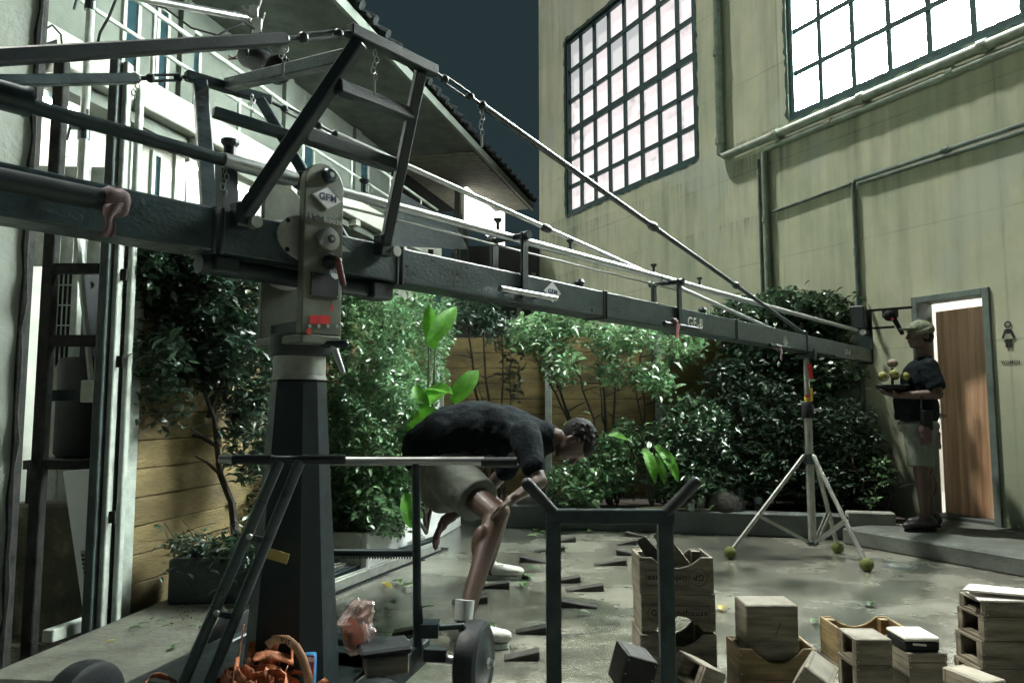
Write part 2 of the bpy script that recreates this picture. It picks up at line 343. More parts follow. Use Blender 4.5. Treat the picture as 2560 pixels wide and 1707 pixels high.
# ---- right wall (rendered warehouse)
WO, WE, WN = V((4.11, 6.3, 0)), V((-.4656, .885, 0)), V((-.885, -.4656, 0))
def W(t, z, o=0.): return WO+WE*t+WN*o+V((0, 0, z))
WAX = (WE, WN, V((0, 0, 1)))
def wbox(mb, t0, t1, z0, z1, o0, o1): return mb.box(W((t0+t1)/2, (z0+z1)/2, (o0+o1)/2), (t1-t0, o1-o0, z1-z0), WAX)
def wall_mat():
    m = bpy.data.materials.new('stained_yellow_render'); m.use_nodes = True; nt = m.node_tree; n, l = nt.nodes, nt.links; p = n['Principled BSDF']
    tc = n.new('ShaderNodeTexCoord'); P = tc.outputs['Object']
    def noise(sc, st, det=5, ro=.6):
        mp = n.new('ShaderNodeMapping'); mp.inputs['Scale'].default_value = st; l.new(P, mp.inputs[0])
        z = n.new('ShaderNodeTexNoise'); z.inputs['Scale'].default_value = sc; z.inputs['Detail'].default_value = det; z.inputs['Roughness'].default_value = ro
        l.new(mp.outputs[0], z.inputs[0]); return z.outputs[0]
    def mrange(v, a, b, c, d):
        r = n.new('ShaderNodeMapRange'); r.inputs[1].default_value = a; r.inputs[2].default_value = b; r.inputs[3].default_value = c; r.inputs[4].default_value = d; l.new(v, r.inputs[0]); return r.outputs[0]
    def math_(op, a, b):
        k = n.new('ShaderNodeMath'); k.operation = op
        for i, q in enumerate((a, b)):
            if isinstance(q, (int, float)): k.inputs[i].default_value = q
            else: l.new(q, k.inputs[i])
        return k.outputs[0]
    blot = noise(.55, (1, 1, 1), 6, .6); mid = noise(2.6, (1, 1, .6), 6, .65); streak = noise(4.5, (1, 1, .07), 5, .6); fstr = noise(16, (1, 1, .045), 4, .6)
    cr = n.new('ShaderNodeValToRGB'); e = cr.color_ramp.elements; e[0].position, e[1].position = .34, .66
    e[0].color = (.31, .365, .255, 1); e[1].color = (.55, .565, .415, 1); x = e.new(.5); x.color = (.445, .47, .33, 1)
    l.new(math_('ADD', math_('MULTIPLY', blot, .6), math_('MULTIPLY', mid, .4)), cr.inputs[0])
    sx = n.new('ShaderNodeSeparateXYZ'); l.new(P, sx.inputs[0]); z = sx.outputs[2]
    s1 = math_('MULTIPLY', mrange(streak, .46, .70, 0, 1), .38)
    # rain runs below the two pipe lines and the sills
    runs = None
    for zt, ln, pw in ((4.14, 1.0, .85), (3.40, .55, .8), (4.36, .4, .7)):
        below = math_('MULTIPLY', mrange(z, zt-ln, zt, 0, 1), mrange(z, zt, zt+.01, 1, 0))
        r = math_('MULTIPLY', math_('MULTIPLY', math_('POWER', below, 2.2), mrange(fstr, .44, .60, .1, 1)), math_('MULTIPLY', mrange(noise(1.1, (1, 1, .25), 4, .7), .40, .66, 0, 1), pw))
        runs = r if runs is None else math_('MAXIMUM', runs, r)
    damp = math_('MULTIPLY', mrange(z, .15, 1.1, .55, 0), mrange(mid, .35, .6, .3, 1))
    # formwork joints
    zz = math_('FRACT', math_('DIVIDE', z, 1.13), 0); hl = mrange(math_('ABSOLUTE', math_('SUBTRACT', zz, .5), 0), 0, .012, .32, 0)
    dm = n.new('ShaderNodeVectorMath'); dm.operation = 'DOT_PRODUCT'; dm.inputs[1].default_value = (-.4656, .885, 0); l.new(P, dm.inputs[0])
    vv = math_('FRACT', math_('DIVIDE', dm.outputs['Value'], 2.35), 0); vl = mrange(math_('ABSOLUTE', math_('SUBTRACT', vv, .5), 0), 0, .008, .3, 0)
    jn = math_('MULTIPLY', math_('MAXIMUM', hl, vl), mrange(blot, .4, .55, .25, 1))
    dirt = math_('MINIMUM', math_('ADD', math_('ADD', s1, runs), math_('ADD', damp, jn)), .92)
    mx = n.new('ShaderNodeMix'); mx.data_type = 'RGBA'; l.new(dirt, mx.inputs[0]); l.new(cr.outputs[0], mx.inputs[6]); mx.inputs[7].default_value = (.095, .125, .095, 1)
    pa = mrange(noise(.8, (1, 1, 1.3), 3, .4), .60, .64, 0, .45)
    m2 = n.new('ShaderNodeMix'); m2.data_type = 'RGBA'; l.new(pa, m2.inputs[0]); l.new(mx.outputs[2], m2.inputs[6]); m2.inputs[7].default_value = (.40, .45, .40, 1)
    l.new(m2.outputs[2], p.inputs['Base Color']); p.inputs['Roughness'].default_value = .85
    b = n.new('ShaderNodeBump'); b.inputs['Strength'].default_value = .14; b.inputs['Distance'].default_value = .01; l.new(noise(30, (1, 1, 1), 5, .7), b.inputs['Height']); l.new(b.outputs[0], p.inputs['Normal'])
    return m
warehouse = thing('warehouse', W(3, 0, -.15), 'tall stained yellowish warehouse with big lit steel windows and pipes on its wall', 'building')
ts = [-5, -1.2, 0, .71, 2.078, 3.596, 6.853, 7.76]; zs = [0, .13, 2.16, 4.38, 7.48, 9.6]
OPEN = [(3.596, 6.853, 4.38, 7.48), (-1.2, 2.078, 4.38, 7.48), (0, .71, .13, 2.16)]
mb = MB()
for j in range(len(zs)-1):
    run = []
    for i in range(len(ts)-1):
        tm, zm = (ts[i]+ts[i+1])/2, (zs[j]+zs[j+1])/2
        hole = any(a < tm < b and c < zm < d for a, b, c, d in OPEN)
        if not hole: run.append((ts[i], ts[i+1]))
    k = 0
    while k < len(run):
        a, b = run[k]
        while k+1 < len(run) and abs(run[k+1][0]-b) < 1e-6: k += 1; b = run[k][1]
        wbox(mb, a, b, zs[j], zs[j+1], -.3, 0); k += 1
mb.build('wall', wall_mat(), warehouse)
mb = MB(); wbox(mb, -5.2, 7.9, 9.6, 9.75, -6, .25); mb.build('roof', roof_m, warehouse)
mb = MB(); wbox(mb, 7.5, 7.755, 0, 9.6, -6, -.301); mb.build('wall', plaster_g, warehouse)
def steel_window(t0, t1, z0, z1, nc, zrows, thick):
    mb = MB(); f = .07
    wbox(mb, t0, t1, z0, z0+f, -.14, -.02); wbox(mb, t0, t1, z1-f, z1, -.14, -.02); wbox(mb, t0, t0+f, z0+f, z1-f, -.14, -.02); wbox(mb, t1-f, t1, z0+f, z1-f, -.14, -.02)
    win = mb.build('window', green_steel, warehouse)
    cw = (t1-t0)/nc; zr = [z0]+zrows+[z1]
    for i in range(1, nc):
        mb = MB(); w = .029
        wbox(mb, t0+cw*i-w, t0+cw*i+w, z0+f, z1-f, -.115, -.045); mb.build('muntin', green_steel, win)
    for z in zrows:
        w = .05 if abs(z-thick) < .01 else .031
        mb = MB(); wbox(mb, t0+f, t1-f, z-w, z+w, -.12, -.04); mb.build('muntin', green_steel, win)
    rnd = random.Random(int(t0*100)+7)
    for i in range(nc):
        for j in range(len(zr)-1):
            mb = MB(); wbox(mb, t0+cw*i+.01, t0+cw*(i+1)-.01, zr[j]+.01, zr[j+1]-.01, -.092, -.084)
            mb.build('pane', dim_pane if (t0 > 3 and (i, j) in ((7, 5), (6, 5), (7, 4), (6, 4), (4, 4), (5, 5), (3, 4))) else (lit_pane if t0 > 3 else bright_pane), win)
    # lumpy dark paint and putty smeared on the wall round the frame
    mb = MB()
    def edge(pts, outward):
        n = len(pts); vs = []
        for k, (t, z) in enumerate(pts):
            r = .015+.028*abs(math.sin(k*1.7)*math.cos(k*.61+t))+rnd.random()*.02
            vs += [W(t, z, .004), W(t+outward[0]*r, z+outward[1]*r, .006)]
        mb.add(vs, [(2*k, 2*k+2, 2*k+3, 2*k+1) for k in range(n-1)])
    N = 46
    edge([(t0+(t1-t0)*k/N, z0) for k in range(N+1)], (0, -1)); edge([(t0+(t1-t0)*k/N, z1) for k in range(N+1)], (0, 1))
    edge([(t0, z0+(z1-z0)*k/N) for k in range(N+1)], (-1, 0)); edge([(t1, z0+(z1-z0)*k/N) for k in range(N+1)], (1, 0))
    mb.build('putty', green_steel, win)
steel_window(3.596, 6.853, 4.38, 7.48, 8, [4.87, 5.35, 5.84, 6.37, 6.91], 5.84)
steel_window(-1.2, 2.078, 4.38, 7.48, 8, [4.9, 5.39, 5.85, 6.37, 6.91], 5.85)
# pipes clipped to the wall
def wpipe(pts, r, m, o=.05, name='pipe', collars=()):
    mb = MB(); mb.path([W(t, z, o+(p[0] if p else 0)) for t, z, *p in pts], r, 12)
    for t, z, ax in collars:
        d = WE if ax == 't' else V((0, 0, 1)); mb.tube(W(t, z, o)-d*.035, W(t, z, o)+d*.035, r*1.25, seg=12)
    return mb.build(name, m, warehouse, smooth=True)
wpipe([(-5, 4.27), (3.02, 4.235), (3.097, 4.28), (3.10, 9.5)], .05, grey_pipe, .065, collars=[(-.1, 4.255, 't'), (1.1, 4.245, 't'), (2.2, 4.24, 't'), (3.1, 5.6, 'z'), (3.1, 4.45, 'z')])
wpipe([(-5, 4.16), (2.33, 4.125), (2.41, 4.09), (2.41, .2)], .038, grey_pipe, .05, collars=[(.2, 4.15, 't'), (1.5, 4.13, 't'), (2.41, 3.3, 'z'), (2.41, 2.4, 'z')])
wpipe([(2.53, 4.05), (2.53, .2)], .016, dark_pipe, .02, collars=[(2.53, 3.5, 'z'), (2.53, 2.7, 'z')])
wpipe([(-5, 3.56), (1.24, 3.44), (1.262, 3.40), (1.262, .2)], .022, dark_pipe, .03, collars=[(.3, 3.46, 't'), (1.262, 2.7, 'z')])
wpipe([(-5, 3.48), (-.4, 3.41), (1.2, 3.395)], .02, dark_pipe, .027)
wpipe([(1.30, 3.42), (2.36, 3.37)], .017, dark_pipe, .02)
# door frame, half-open veneered door, lit washroom behind it
mb = MB(); f = .06
wbox(mb, 0, f, .13, 2.16, -.2, .025); wbox(mb, .71-f, .71, .13, 2.16, -.2, .025); wbox(mb, f, .71-f, 2.16-f, 2.16, -.2, .025)
dframe = mb.build('door_frame', mat('grey_green_frame', (.13, .17, .15), .6, 0, .3, 9, .1, 60), warehouse, bevel=.004)
mb = MB(); wbox(mb, f, .71-f, .13, .16, -.25, -.01); mb.build('door_sill', conc_dark, warehouse)
# leaf swings inwards, hinged on the side nearest the camera
hin = W(f+.005, 0, -.19); da = math.radians(-5.5)
dd = (Matrix.Rotation(da, 3, 'Z') @ WE).normalized()
if dd.dot(WN) > 0: dd = (Matrix.Rotation(-da, 3, 'Z') @ WE).normalized()
dnv = V((0, 0, 1)).cross(dd)
mb = MB(); mb.box(hin+dd*.285+V((0, 0, 1.095)), (.572, .036, 1.87), (dd, dnv, V((0, 0, 1)))); door = mb.build('door', wood_door, warehouse, bevel=.003)
mb = MB(); q = hin+dd*.52+V((0, 0, 1.05)); sgn = 1 if dnv.dot(WN) > 0 else -1
mb.tube(q, q+dnv*sgn*.06, .012); mb.ball(q+dnv*sgn*.075, .027); mb.build('handle', chrome, door, smooth=True)
white_tile = mat('white_washroom_wall', (.75, .74, .72), .6, 0, .05, 3)
mb = MB(); wbox(mb, -.8, 2.0, .13, 2.9, -2.3, -2.2); wbox(mb, -.9, -.8, .13, 2.9, -2.3, -.301); wbox(mb, 2.0, 2.1, .13, 2.9, -2.3, -.301); wbox(mb, -.9, 2.1, 2.9, 2.98, -2.3, -.301); wbox(mb, -.9, 2.1, .03, .13, -2.3, -.301)
mb.build('washroom', white_tile, warehouse)
mb = MB(); wbox(mb, -.3, 1.5, 2.8, 2.86, -1.6, -1.2); mb.build('ceiling_lamp', lit_lamp, warehouse)
# WOMEN sign
wc = onp(2522, 838, WO, WN)+WN*.006
sign = thing('restroom_sign', wc, 'black restroom pictogram of a woman above the word WOMEN beside the door', 'sign')
R_, U_ = -WE, V((0, 0, 1)); S = .095
mb = MB()
circ = [wc+R_*math.cos(a)*.03+U_*(.09+math.sin(a)*.03) for a in [i*math.pi/9 for i in range(18)]]
circ2 = [wc+R_*math.cos(a)*.016+U_*(.09+math.sin(a)*.016) for a in [i*math.pi/9 for i in range(18)]]
mb.add(circ+circ2, [(i, (i+1) % 18, 18+(i+1) % 18, 18+i) for i in range(18)])
def pol(pts): mb.prism([wc+R_*a*S+U_*b*S for a, b in pts], WN*.003)
pol([(-.22, .55), (-.32, .45), (-.58, -.25), (-.42, -.3), (-.2, .2), (-.1, .5)]); pol([(.22, .55), (.32, .45), (.58, -.25), (.42, -.3), (.2, .2), (.1, .5)])
pol([(-.22, .55), (.22, .55), (.2, .2), (.08, .1), (-.08, .1), (-.2, .2)]); pol([(-.3, -.33), (-.05, -.33), (-.05, -1.1), (-.25, -1.1)]); pol([(.3, -.33), (.05, -.33), (.05, -1.1), (.25, -1.1)])
mb.build('pictogram', ink_black, sign)
mb = MB(); mb.prism([wc+WN*.001+R_*a*S+U_*b*S for a, b in [(-.2, .12), (.2, .12), (.42, -.33), (-.42, -.33)]], WN*.003); mb.build('pictogram_skirt', mat('pale_green_sticker', (.32, .38, .27), .6), sign)
text('WOMEN', .036, onp(2527, 905, WO, WN)+WN*.006, R_, U_, ink_black, sign, bold=.0005)

# ---- raised walkway, kerb, planting bed
mb = MB(); PZ = .13
o1 = 1.21
mb.prism([W(-6, 0, .001), W(.62, 0, .001), W(.62, 0, o1), W(-6, 0, o1)], V((0, 0, PZ))); struct(mb.build('walkway', mat('walkway_concrete', (.10, .112, .098), .8, 0, .45, 3, .35, 45), bevel=.012))
K0, KD = V((2.04, 6.64, 0)), V((1.73, -.41, 0)).normalized(); KN = V((-KD.y, KD.x, 0))
def K(s, b, z=0.): return K0+KD*s+KN*b+V((0, 0, z))
mb = MB(); mb.prism([K(-2.6, 0), K(.86, 0), K(.86, .16), K(-2.6, .16)], V((0, 0, .205))); struct(mb.build('kerb', conc_dark, bevel=.012))
mb = MB(); mb.prism([K(.86, .02), K(1.24, .02), K(1.24, .14), K(.86, .14)], V((0, 0, .235))); struct(mb.build('kerb', concrete, bevel=.01))
soil = mat('soil', (.035, .03, .024), .95, 0, .5, 9, .8, 40)
mb = MB(); mb.prism([K(-3.0, .16), K(1.35, .16), K(1.35, 2.2), K(-3.0, 2.2)], V((0, 0, .17))); struct(mb.build('planting_bed', soil))
# ---- ochre plank fences
def plank_fence(p0, p1, h, ph, bay, label, postm, thick=.03, z0=0., every=True):
    p0, p1 = V(p0), V(p1); d = (p1-p0); ln = d.length; d.normalize(); nn = V((0, 0, 1)).cross(d)
    f = thing('plank_fence', p0, label, 'fence'); nb = max(1, round(ln/bay)); bl = ln/nb; nr = int(h/ph); r = random.Random(int(ln*97))
    for b in range(nb):
        for k in range(nr):
            a = p0+d*(bl*b+.004); c = p0+d*(bl*(b+1)-.004); z = z0+k*ph+ph/2; o = nn*(r.uniform(-.002, .002)); dzv = V((0, 0, r.uniform(-.004, .004)))
            MB().bar(a+o+V((0, 0, z)), c+o+V((0, 0, z))+dzv, thick, ph-.004).build('plank', ochre, f, bevel=.004)
    MB().bar(p0+nn*.045+V((0, 0, z0+h*.5)), p1+nn*.045+V((0, 0, z0+h*.5)), .02, h*.99).build('backing', rust, f)
    for b in range(nb+1):
        q = p0+d*(bl*b); s = -1
        MB().box(q+nn*(.032*FS)+V((0, 0, z0+h/2+.03)), (.075, .03, h+.06), (d, nn, V((0, 0, 1)))).build('post', postm, f, bevel=.004)
    return f
FS = -1
FA, FB = V((-1.82, 3.5, 0)), V((-.86, 8.25, 0))
plank_fence(FA, FB, 2.0, .135, 1.62, 'weathered ochre plank fence running back behind the left shrub and planters', white_paint, z0=.02)
FC = K(1.62, 1.75)
plank_fence(FB+V((.06, .1, 0)), FC, 2.0, .172, 1.3, 'ochre plank fence at the back of the yard behind the small trees', mat('grey_post', (.30, .32, .29), .7), z0=.02)
FS = 1
# ---- low concrete ledge at front left and the planters
LZ = .2
mb = MB(); mb.prism([V((-1.84, 2.62, 0)), V((-1.08, 2.55, 0)), V((-.98, 3.95, 0)), V((-1.62, 4.1, 0))], V((0, 0, LZ))); struct(mb.build('ledge', mat('dirty_ledge', (.12, .118, .092), .85, 0, .6, 4, .4, 45, c2=(.045, .045, .035)), bevel=.012))
def planter(c, s, ax, h, m, label, t=.05, z0=0.):
    p = thing('planter', V(c)+V((0, 0, z0)), label, 'planter'); a, b = ax; mb = MB(); c = V(c)
    for sg in (-1, 1):
        mb.box(c+b*sg*(s[1]/2-t/2)+V((0, 0, z0+h/2)), (s[0], t, h), (a, b, V((0, 0, 1))))
        mb.box(c+a*sg*(s[0]/2-t/2)+V((0, 0, z0+h/2)), (t, s[1]-2*t, h), (a, b, V((0, 0, 1))))
    mb.build('trough', m, p, bevel=.01)
    MB().box(c+V((0, 0, z0+h*.45)), (s[0]-2*t, s[1]-2*t, h*.82), (a, b, V((0, 0, 1)))).build('soil', soil, p)
    return p
fa = (FB-FA).normalized(); fn = V((fa.y, -fa.x, 0))
planter(V((-1.32, 3.72, 0)), (.62, .26), (V((1, .04, 0)).normalized(), V((-.04, 1, 0)).normalized()), .21, conc_dark, 'dark concrete planter with small leafy plants on the ledge by the ochre fence', z0=LZ)
planter(FA+fa*2.75+fn*.36, (2.3, .42), (fa, fn), .3, mat('white_planter', (.5, .52, .5), .7, 0, .25, 3, .2, 50), 'long whitish planter under the bright hedge beside the track rails')

# ---- left side: plaster wall end, steel gate frame and what stands behind it
lw = thing('plaster_wall', (-2.2, 2.95, 0), 'tall stained white plaster wall at the left edge with dark cracked corner', 'wall')
wd = V((-.6, -.8, 0)); MB().box(V((-1.93, 2.9, 2.2))+wd*.75+V((-.8, .6, 0))*.03, (1.5, .06, 4.4), (wd, V((-.8, .6, 0)), V((0, 0, 1)))).build('wall', plaster_n, lw, bevel=.006)
MB().box((-1.95, 2.92, 2.2), (.045, .055, 4.4)).build('corner_post', rust, lw, bevel=.006)
MB().path([V((-1.93+.004*math.sin(k*2.3)+.003*math.sin(k*5.1), 2.893, .11*k)) for k in range(40)], [.012+.004*math.sin(k*3.7) for k in range(40)], 6).build('cracked_edge', rust, lw)
gate = thing('gate_frame', (-1.75, 3.12, 0), 'rusty steel gate frame with crossbars at left beside the ochre fence', 'gate')
def vpost(u, v0, Y, z0, z1, w, d, m, par, name='post'):
    p = at(u, v0, Y); return MB().box((p.x, Y, (z0+z1)/2), (w, d, z1-z0)).build(name, m, par, bevel=.004)
GY = 3.25
xl, xr = at(108, 1000, GY).x, at(250, 1000, GY).x
MB().box((xl, GY, 1.35), (.05, .05, 2.7)).build('post', rust, gate, bevel=.004)
MB().box((xr, GY, 1.35), (.04, .05, 2.7)).build('post', mat('dark_green_post', (.045, .065, .06), .6, 0, .4, 16, .2, 60), gate, bevel=.004)
MB().box((xr+.038, GY+.03, 1.35), (.024, .05, 2.7)).build('post', white_paint, gate, bevel=.004)
MB().box((xr+.072, GY+.08, 1.3), (.024, .04, 2.6)).build('post', white_paint, gate, bevel=.004)
for v, h in ((672, .045), (852, .05), (1160, .04)):
    z = at(180, v, GY).z; MB().box(((xl+xr)/2, GY, z), (xr-xl-.05, .04, h)).build('crossbar', rust, gate, bevel=.003)
for v in (690, 905, 1290):
    z = at(290, v, GY+.06).z; MB().box((xr+.056, GY+.03, z), (.04, .012, .05)).build('hinge_plate', rust, gate)
MB().bar(at(182, 470, GY+.2), at(232, 995, GY+.2), .03, .012).build('strut', white_paint, gate)
MB().box(at(225, 978, GY+.1), (.06, .05, .1)).build('latch_box', cream_box, gate, bevel=.004)
MB().bar(at(105, 990, GY+.1), at(250, 985, GY+.1), .03, .05).build('latch_bar', dark_metal, gate)
# things seen through the gate
cage = thing('cage_cabinet', at(130, 930, 3.9), 'dark caged cabinet with white wire grid behind the gate frame', 'cabinet')
p0, p1 = at(118, 660, 3.9), at(162, 915, 3.9)
cw, chh = p1.x-p0.x, p0.z-p1.z; cx, cz = (p0.x+p1.x)/2, (p0.z+p1.z)/2
MB().box((cx, 4.1, cz), (cw, .3, chh)).build('body', black_matt, cage)
for k in range(6):
    MB().tube((p0.x+cw*k/5, 3.93, p1.z), (p0.x+cw*k/5, 3.93, p0.z), .004, seg=6).build('wire', white_paint, cage)
for k in range(6):
    MB().tube((p0.x, 3.925, p1.z+chh*k/5), (p1.x, 3.925, p1.z+chh*k/5), .004, seg=6).build('wire', white_paint, cage)
MB().box((cx, 4.06, p1.z-.075), (cw+.04, .22, .15)).build('base_box', cream_box, cage, bevel=.006)
for u in (112, 175): 
    q = at(u, 800, 3.9); MB().box((q.x, 3.95, cz+.2), (.035, .05, chh+1.0)).build('side_post', white_paint, cage, bevel=.003)
MB().box((cx, 4.1, (p1.z-.15)/2), (.08, .08, p1.z-.15)).build('leg', white_paint, cage)
lou = thing('louvred_shutter', at(190, 590, 4.4), 'white upright louvred shutter boards behind the gate frame', 'shutter')
for i, (u, w) in enumerate(((105, .07), (140, .06), (172, .085), (205, .07), (240, .085))):
    q = at(u, 560, 4.4+.03*i); MB().box((q.x, q.y, q.z+.05), (w, .02, .62)).build('board', white_paint, lou, bevel=.003)
MB().box((at(170, 560, 4.5).x, 4.5, at(170, 645, 4.5).z-.9), (.05, .05, 1.9)).build('leg', white_paint, lou)
tank = thing('dark_tank', at(215, 1020, 3.75), 'large dark drum standing behind the gate frame', 'drum')
q = at(208, 1010, 3.9); q0, q1 = at(208, 1142, 3.9).z, at(208, 895, 3.9).z
MB().lathe((q.x+.02, 3.98, q0), (0, 0, 1), [(0, .17), (.02, .185), (q1-q0-.03, .185), (q1-q0, .17)], 28).build('drum', black_matt, tank, smooth=True)
MB().box((q.x, 3.95, q0-.03), (.4, .4, .045)).build('shelf', rust, tank)
for sx in (-.17, .17): MB().box((q.x+sx, 3.8, (q0-.05)/2), (.05, .05, q0-.05)).build('leg', rust, tank)
mw = thing('mossy_wall', at(130, 1400, 3.8), 'low mossy crumbling wall stump behind the gate frame', 'wall')
q = at(110, 1260, 3.75); MB().box((q.x+.02, 3.85, q.z/2), (.42, .2, q.z)).build('wall', moss, mw, bevel=.015)
wb = thing('white_panel', at(235, 1500, 3.5), 'white board leaning against the gate frame with a perforated strip', 'panel')
a0, a1, a2, a3 = at(205, 1555, 3.46), at(250, 1545, 3.5), at(292, 1165, 3.62), at(156, 1178, 3.62)
a0.z = a1.z = .2
MB().prism([a0, a1+V((.03, 0, 0)), a2, a3], V((0, .025, 0))).build('board', white_board, wb, bevel=.003)
mb = MB(); b0, b1 = at(240, 1545, 3.44), at(216, 1375, 3.5); bd = (b1-b0); bs = V((.035, 0, 0))
mb.prism([b0-bs*.6, b0+bs*.6, b1+bs*.6, b1-bs*.6], V((0, -.012, 0))); st = mb.build('perforated_strip', mat('pinkish_strip', (.45, .37, .35), .7), wb)
mb = MB()
for k in range(15):
    for s in (-.32, .3):
        c = b0+bd*((k+.6)/15.6)+bs*s+V((0, -.0155, 0)); mb.box(c, (.013, .004, .009))
mb.build('slot', black_matt, st)
sl = thing('white_kerb_strip', at(160, 1560, 3.3), 'pale concrete strip along the left edge of the ledge', 'strip')
MB().bar(at(118, 1590, 3.12)+V((0, 0, 0)), at(240, 1548, 3.42), .05, .05).build('strip', white_paint, sl, bevel=.004)

# ---- left building with balcony and long tiled eave
BD = V((.27, .963, 0)).normalized(); BN = V((BD.y, -BD.x, 0)); BO = V((-4.6+.28*5, 5, 0))
def B(s, z, o=0.): return BO+BD*s+BN*o+V((0, 0, z))
BAX = (BD, BN, V((0, 0, 1)))
def bbox(mb, s0, s1, z0, z1, o0, o1): return mb.box(B((s0+s1)/2, (z0+z1)/2, (o0+o1)/2), (s1-s0, o1-o0, z1-z0), BAX)
house = thing('balcony_house', B(2, 0, -2), 'pale two storey house at left with balcony railing and long tiled eave', 'building')
SE = 7.4                                                      # far end of the walls
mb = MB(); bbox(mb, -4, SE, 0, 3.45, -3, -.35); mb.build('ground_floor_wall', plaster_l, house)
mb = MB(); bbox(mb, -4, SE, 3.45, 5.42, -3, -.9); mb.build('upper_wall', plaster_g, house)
mb = MB(); bbox(mb, -4, SE+.1, 3.55, 3.80, -1.2, .0); mb.build('balcony_slab', plaster_l, house, bevel=.01)
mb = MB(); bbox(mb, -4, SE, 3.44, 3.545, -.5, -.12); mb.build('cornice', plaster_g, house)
rail = MB(); 
rail.tube(B(-4, 4.42, -.05), B(SE, 4.42, -.05), .022); rl = rail.build('railing', white_paint, house, smooth=True)
MB().tube(B(-4, 4.12, -.05), B(SE, 4.12, -.05), .018).build('mid_rail', white_paint, rl, smooth=True)
for k in range(9): MB().tube(B(-2.5+k*1.15, 3.8, -.05), B(-2.5+k*1.15, 4.42, -.05), .018).build('baluster', white_paint, rl, smooth=True)
# beams under the balcony
for k in range(7): mb = MB(); bbox(mb, -3+k*1.5, -2.88+k*1.5, 3.47, 3.546, -.35, -.02); mb.build('joist', plaster_l, house)
def hwin(s0, s1, z0, z1, o, name='window', gm=dirty_glass):
    mb = MB(); f = .04
    bbox(mb, s0, s1, z0, z0+f, o-.02, o+.03); bbox(mb, s0, s1, z1-f, z1, o-.02, o+.03); bbox(mb, s0, s0+f, z0+f, z1-f, o-.02, o+.03); bbox(mb, s1-f, s1, z0+f, z1-f, o-.02, o+.03)
    w = mb.build(name, white_paint, house); mb = MB(); bbox(mb, s0+f, s1-f, z0+f, z1-f, o-.015, o+.008); mb.build('pane', gm, w)
def bs_at(u, v, o):                                            # pixel -> (s, z) on a plane parallel to the facade
    p = onp(u, v, B(0, 0, o), BN); return (p-BO).dot(BD), p.z
for u0, u1, v0, v1 in ((372, 404, 388, 448), (318, 345, 362, 430), (430, 470, 405, 470)):
    s0, z0 = bs_at(u0, v1, -.35); s1, z1 = bs_at(u1, v0, -.35); hwin(s0, s1, z0-.3, z1, -.348, gm=dirty_glass if u0 == 372 else white_board)
for u0, u1 in ((300, 345), (386, 420), (470, 500), (760, 790), (880, 925)):
    s0, _ = bs_at(u0, 100, -.9); s1, _ = bs_at(u1, 100, -.9); hwin(s0, s1, 3.82, 5.15, -.898, 'door', dirty_glass)
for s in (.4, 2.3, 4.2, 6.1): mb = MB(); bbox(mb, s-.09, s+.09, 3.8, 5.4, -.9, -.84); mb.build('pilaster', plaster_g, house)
# roof: eave board, soffit boards, tile courses along the edge
EO, EZ = .62, 5.36
mb = MB(); bbox(mb, -4, 11.2, EZ+.06, EZ+.1, -1.0, EO); mb.build('soffit', mat('soffit_board', (.085, .10, .085), .8, 0, .4, 4, .2, 40), house)
for k in range(34):
    s = SE+.1+k*.11
    mb = MB(); bbox(mb, s, s+.075, EZ+.035, EZ+.06, -1.0, EO-.06); mb.build('soffit_slat', mat('soffit_slat', (.15, .16, .115), .8, 0, .3, 6) if k == 0 else MATS['soffit_slat'], house)
mb = MB(); bbox(mb, -4, 11.2, EZ+.0, EZ+.12, EO, EO+.05); mb.build('fascia', plaster_g, house)
mb = MB(); mb.prism([B(-4, EZ+.12, EO+.02), B(-4, EZ+2.6, -4), B(-4, EZ+.1, -4)], BD*15.2); mb.build('roof', roof_m, house)
for k in range(60):
    s = -2+k*.22; MB().bar(B(s, EZ+.15, EO+.12), B(s, EZ+1.15, EO-1.48), .12, .035).build('roof_tile', roof_m, house, bevel=.01)
for k in range(40): MB().tube(B(-1.9+k*.33, EZ+.145, EO+.15), B(-1.9+k*.33, EZ+.23, EO+.01), .055, seg=8).build('ridge_tile', roof_m, house)
# porch at the far end, lit from inside
mb = MB(); bbox(mb, SE, 11.2, 0, 3.0, -3, -.9); mb.build('porch_wall', plaster_g, house)
mb = MB(); bbox(mb, SE+.2, 11.2, 5.0, 5.40, -3, -2.4); mb.build('porch_wall', plaster_g, house)
s0, z0 = bs_at(1168, 548, -.2); s1, z1 = bs_at(1262, 505, -.2)
mb = MB(); bbox(mb, s0, s1, z0, z1, -.26, -.2); mb.build('light_panel', lit_canopy, house)
for u in (1145, 1165): 
    s, z = bs_at(u, 600, -.3); mb = MB(); bbox(mb, s-.05, s+.05, 0, EZ, -.36, -.26); mb.build('porch_post', plaster_g, house)
# lean-to of overlapping roofing sheets
lt = thing('lean_to_roof', dz(985, 560, 9.6), 'dark lean-to roof of overlapping ribbed sheets below the house eave', 'roof')
pa, pb, pc, pd_ = dz(900, 440, 8.6), dz(1045, 525, 10.2), dz(1072, 572, 9.9), dz(880, 560, 8.0)
for k in range(10):
    t0, t1 = k/10, (k+1)/10+.03
    A_, B_ = pa.lerp(pd_, t0), pb.lerp(pc, t0); C_, D_ = pb.lerp(pc, t1), pa.lerp(pd_, t1)
    MB().prism([A_+V((0, 0, .04)), B_+V((0, 0, .04)), C_, D_], V((0, 0, .018))).build('roof_sheet', roof_m, lt)
for u, Y in ((985, 10.0), (1040, 10.3)):
    q = dz(u, 565, Y); MB().box((q.x, q.y+.25, q.z/2), (.07, .07, q.z)).build('post', rust, lt)
fs = thing('far_shed', dz(1200, 620, 14), 'dark far shed with pale posts glimpsed between house and warehouse', 'shed')
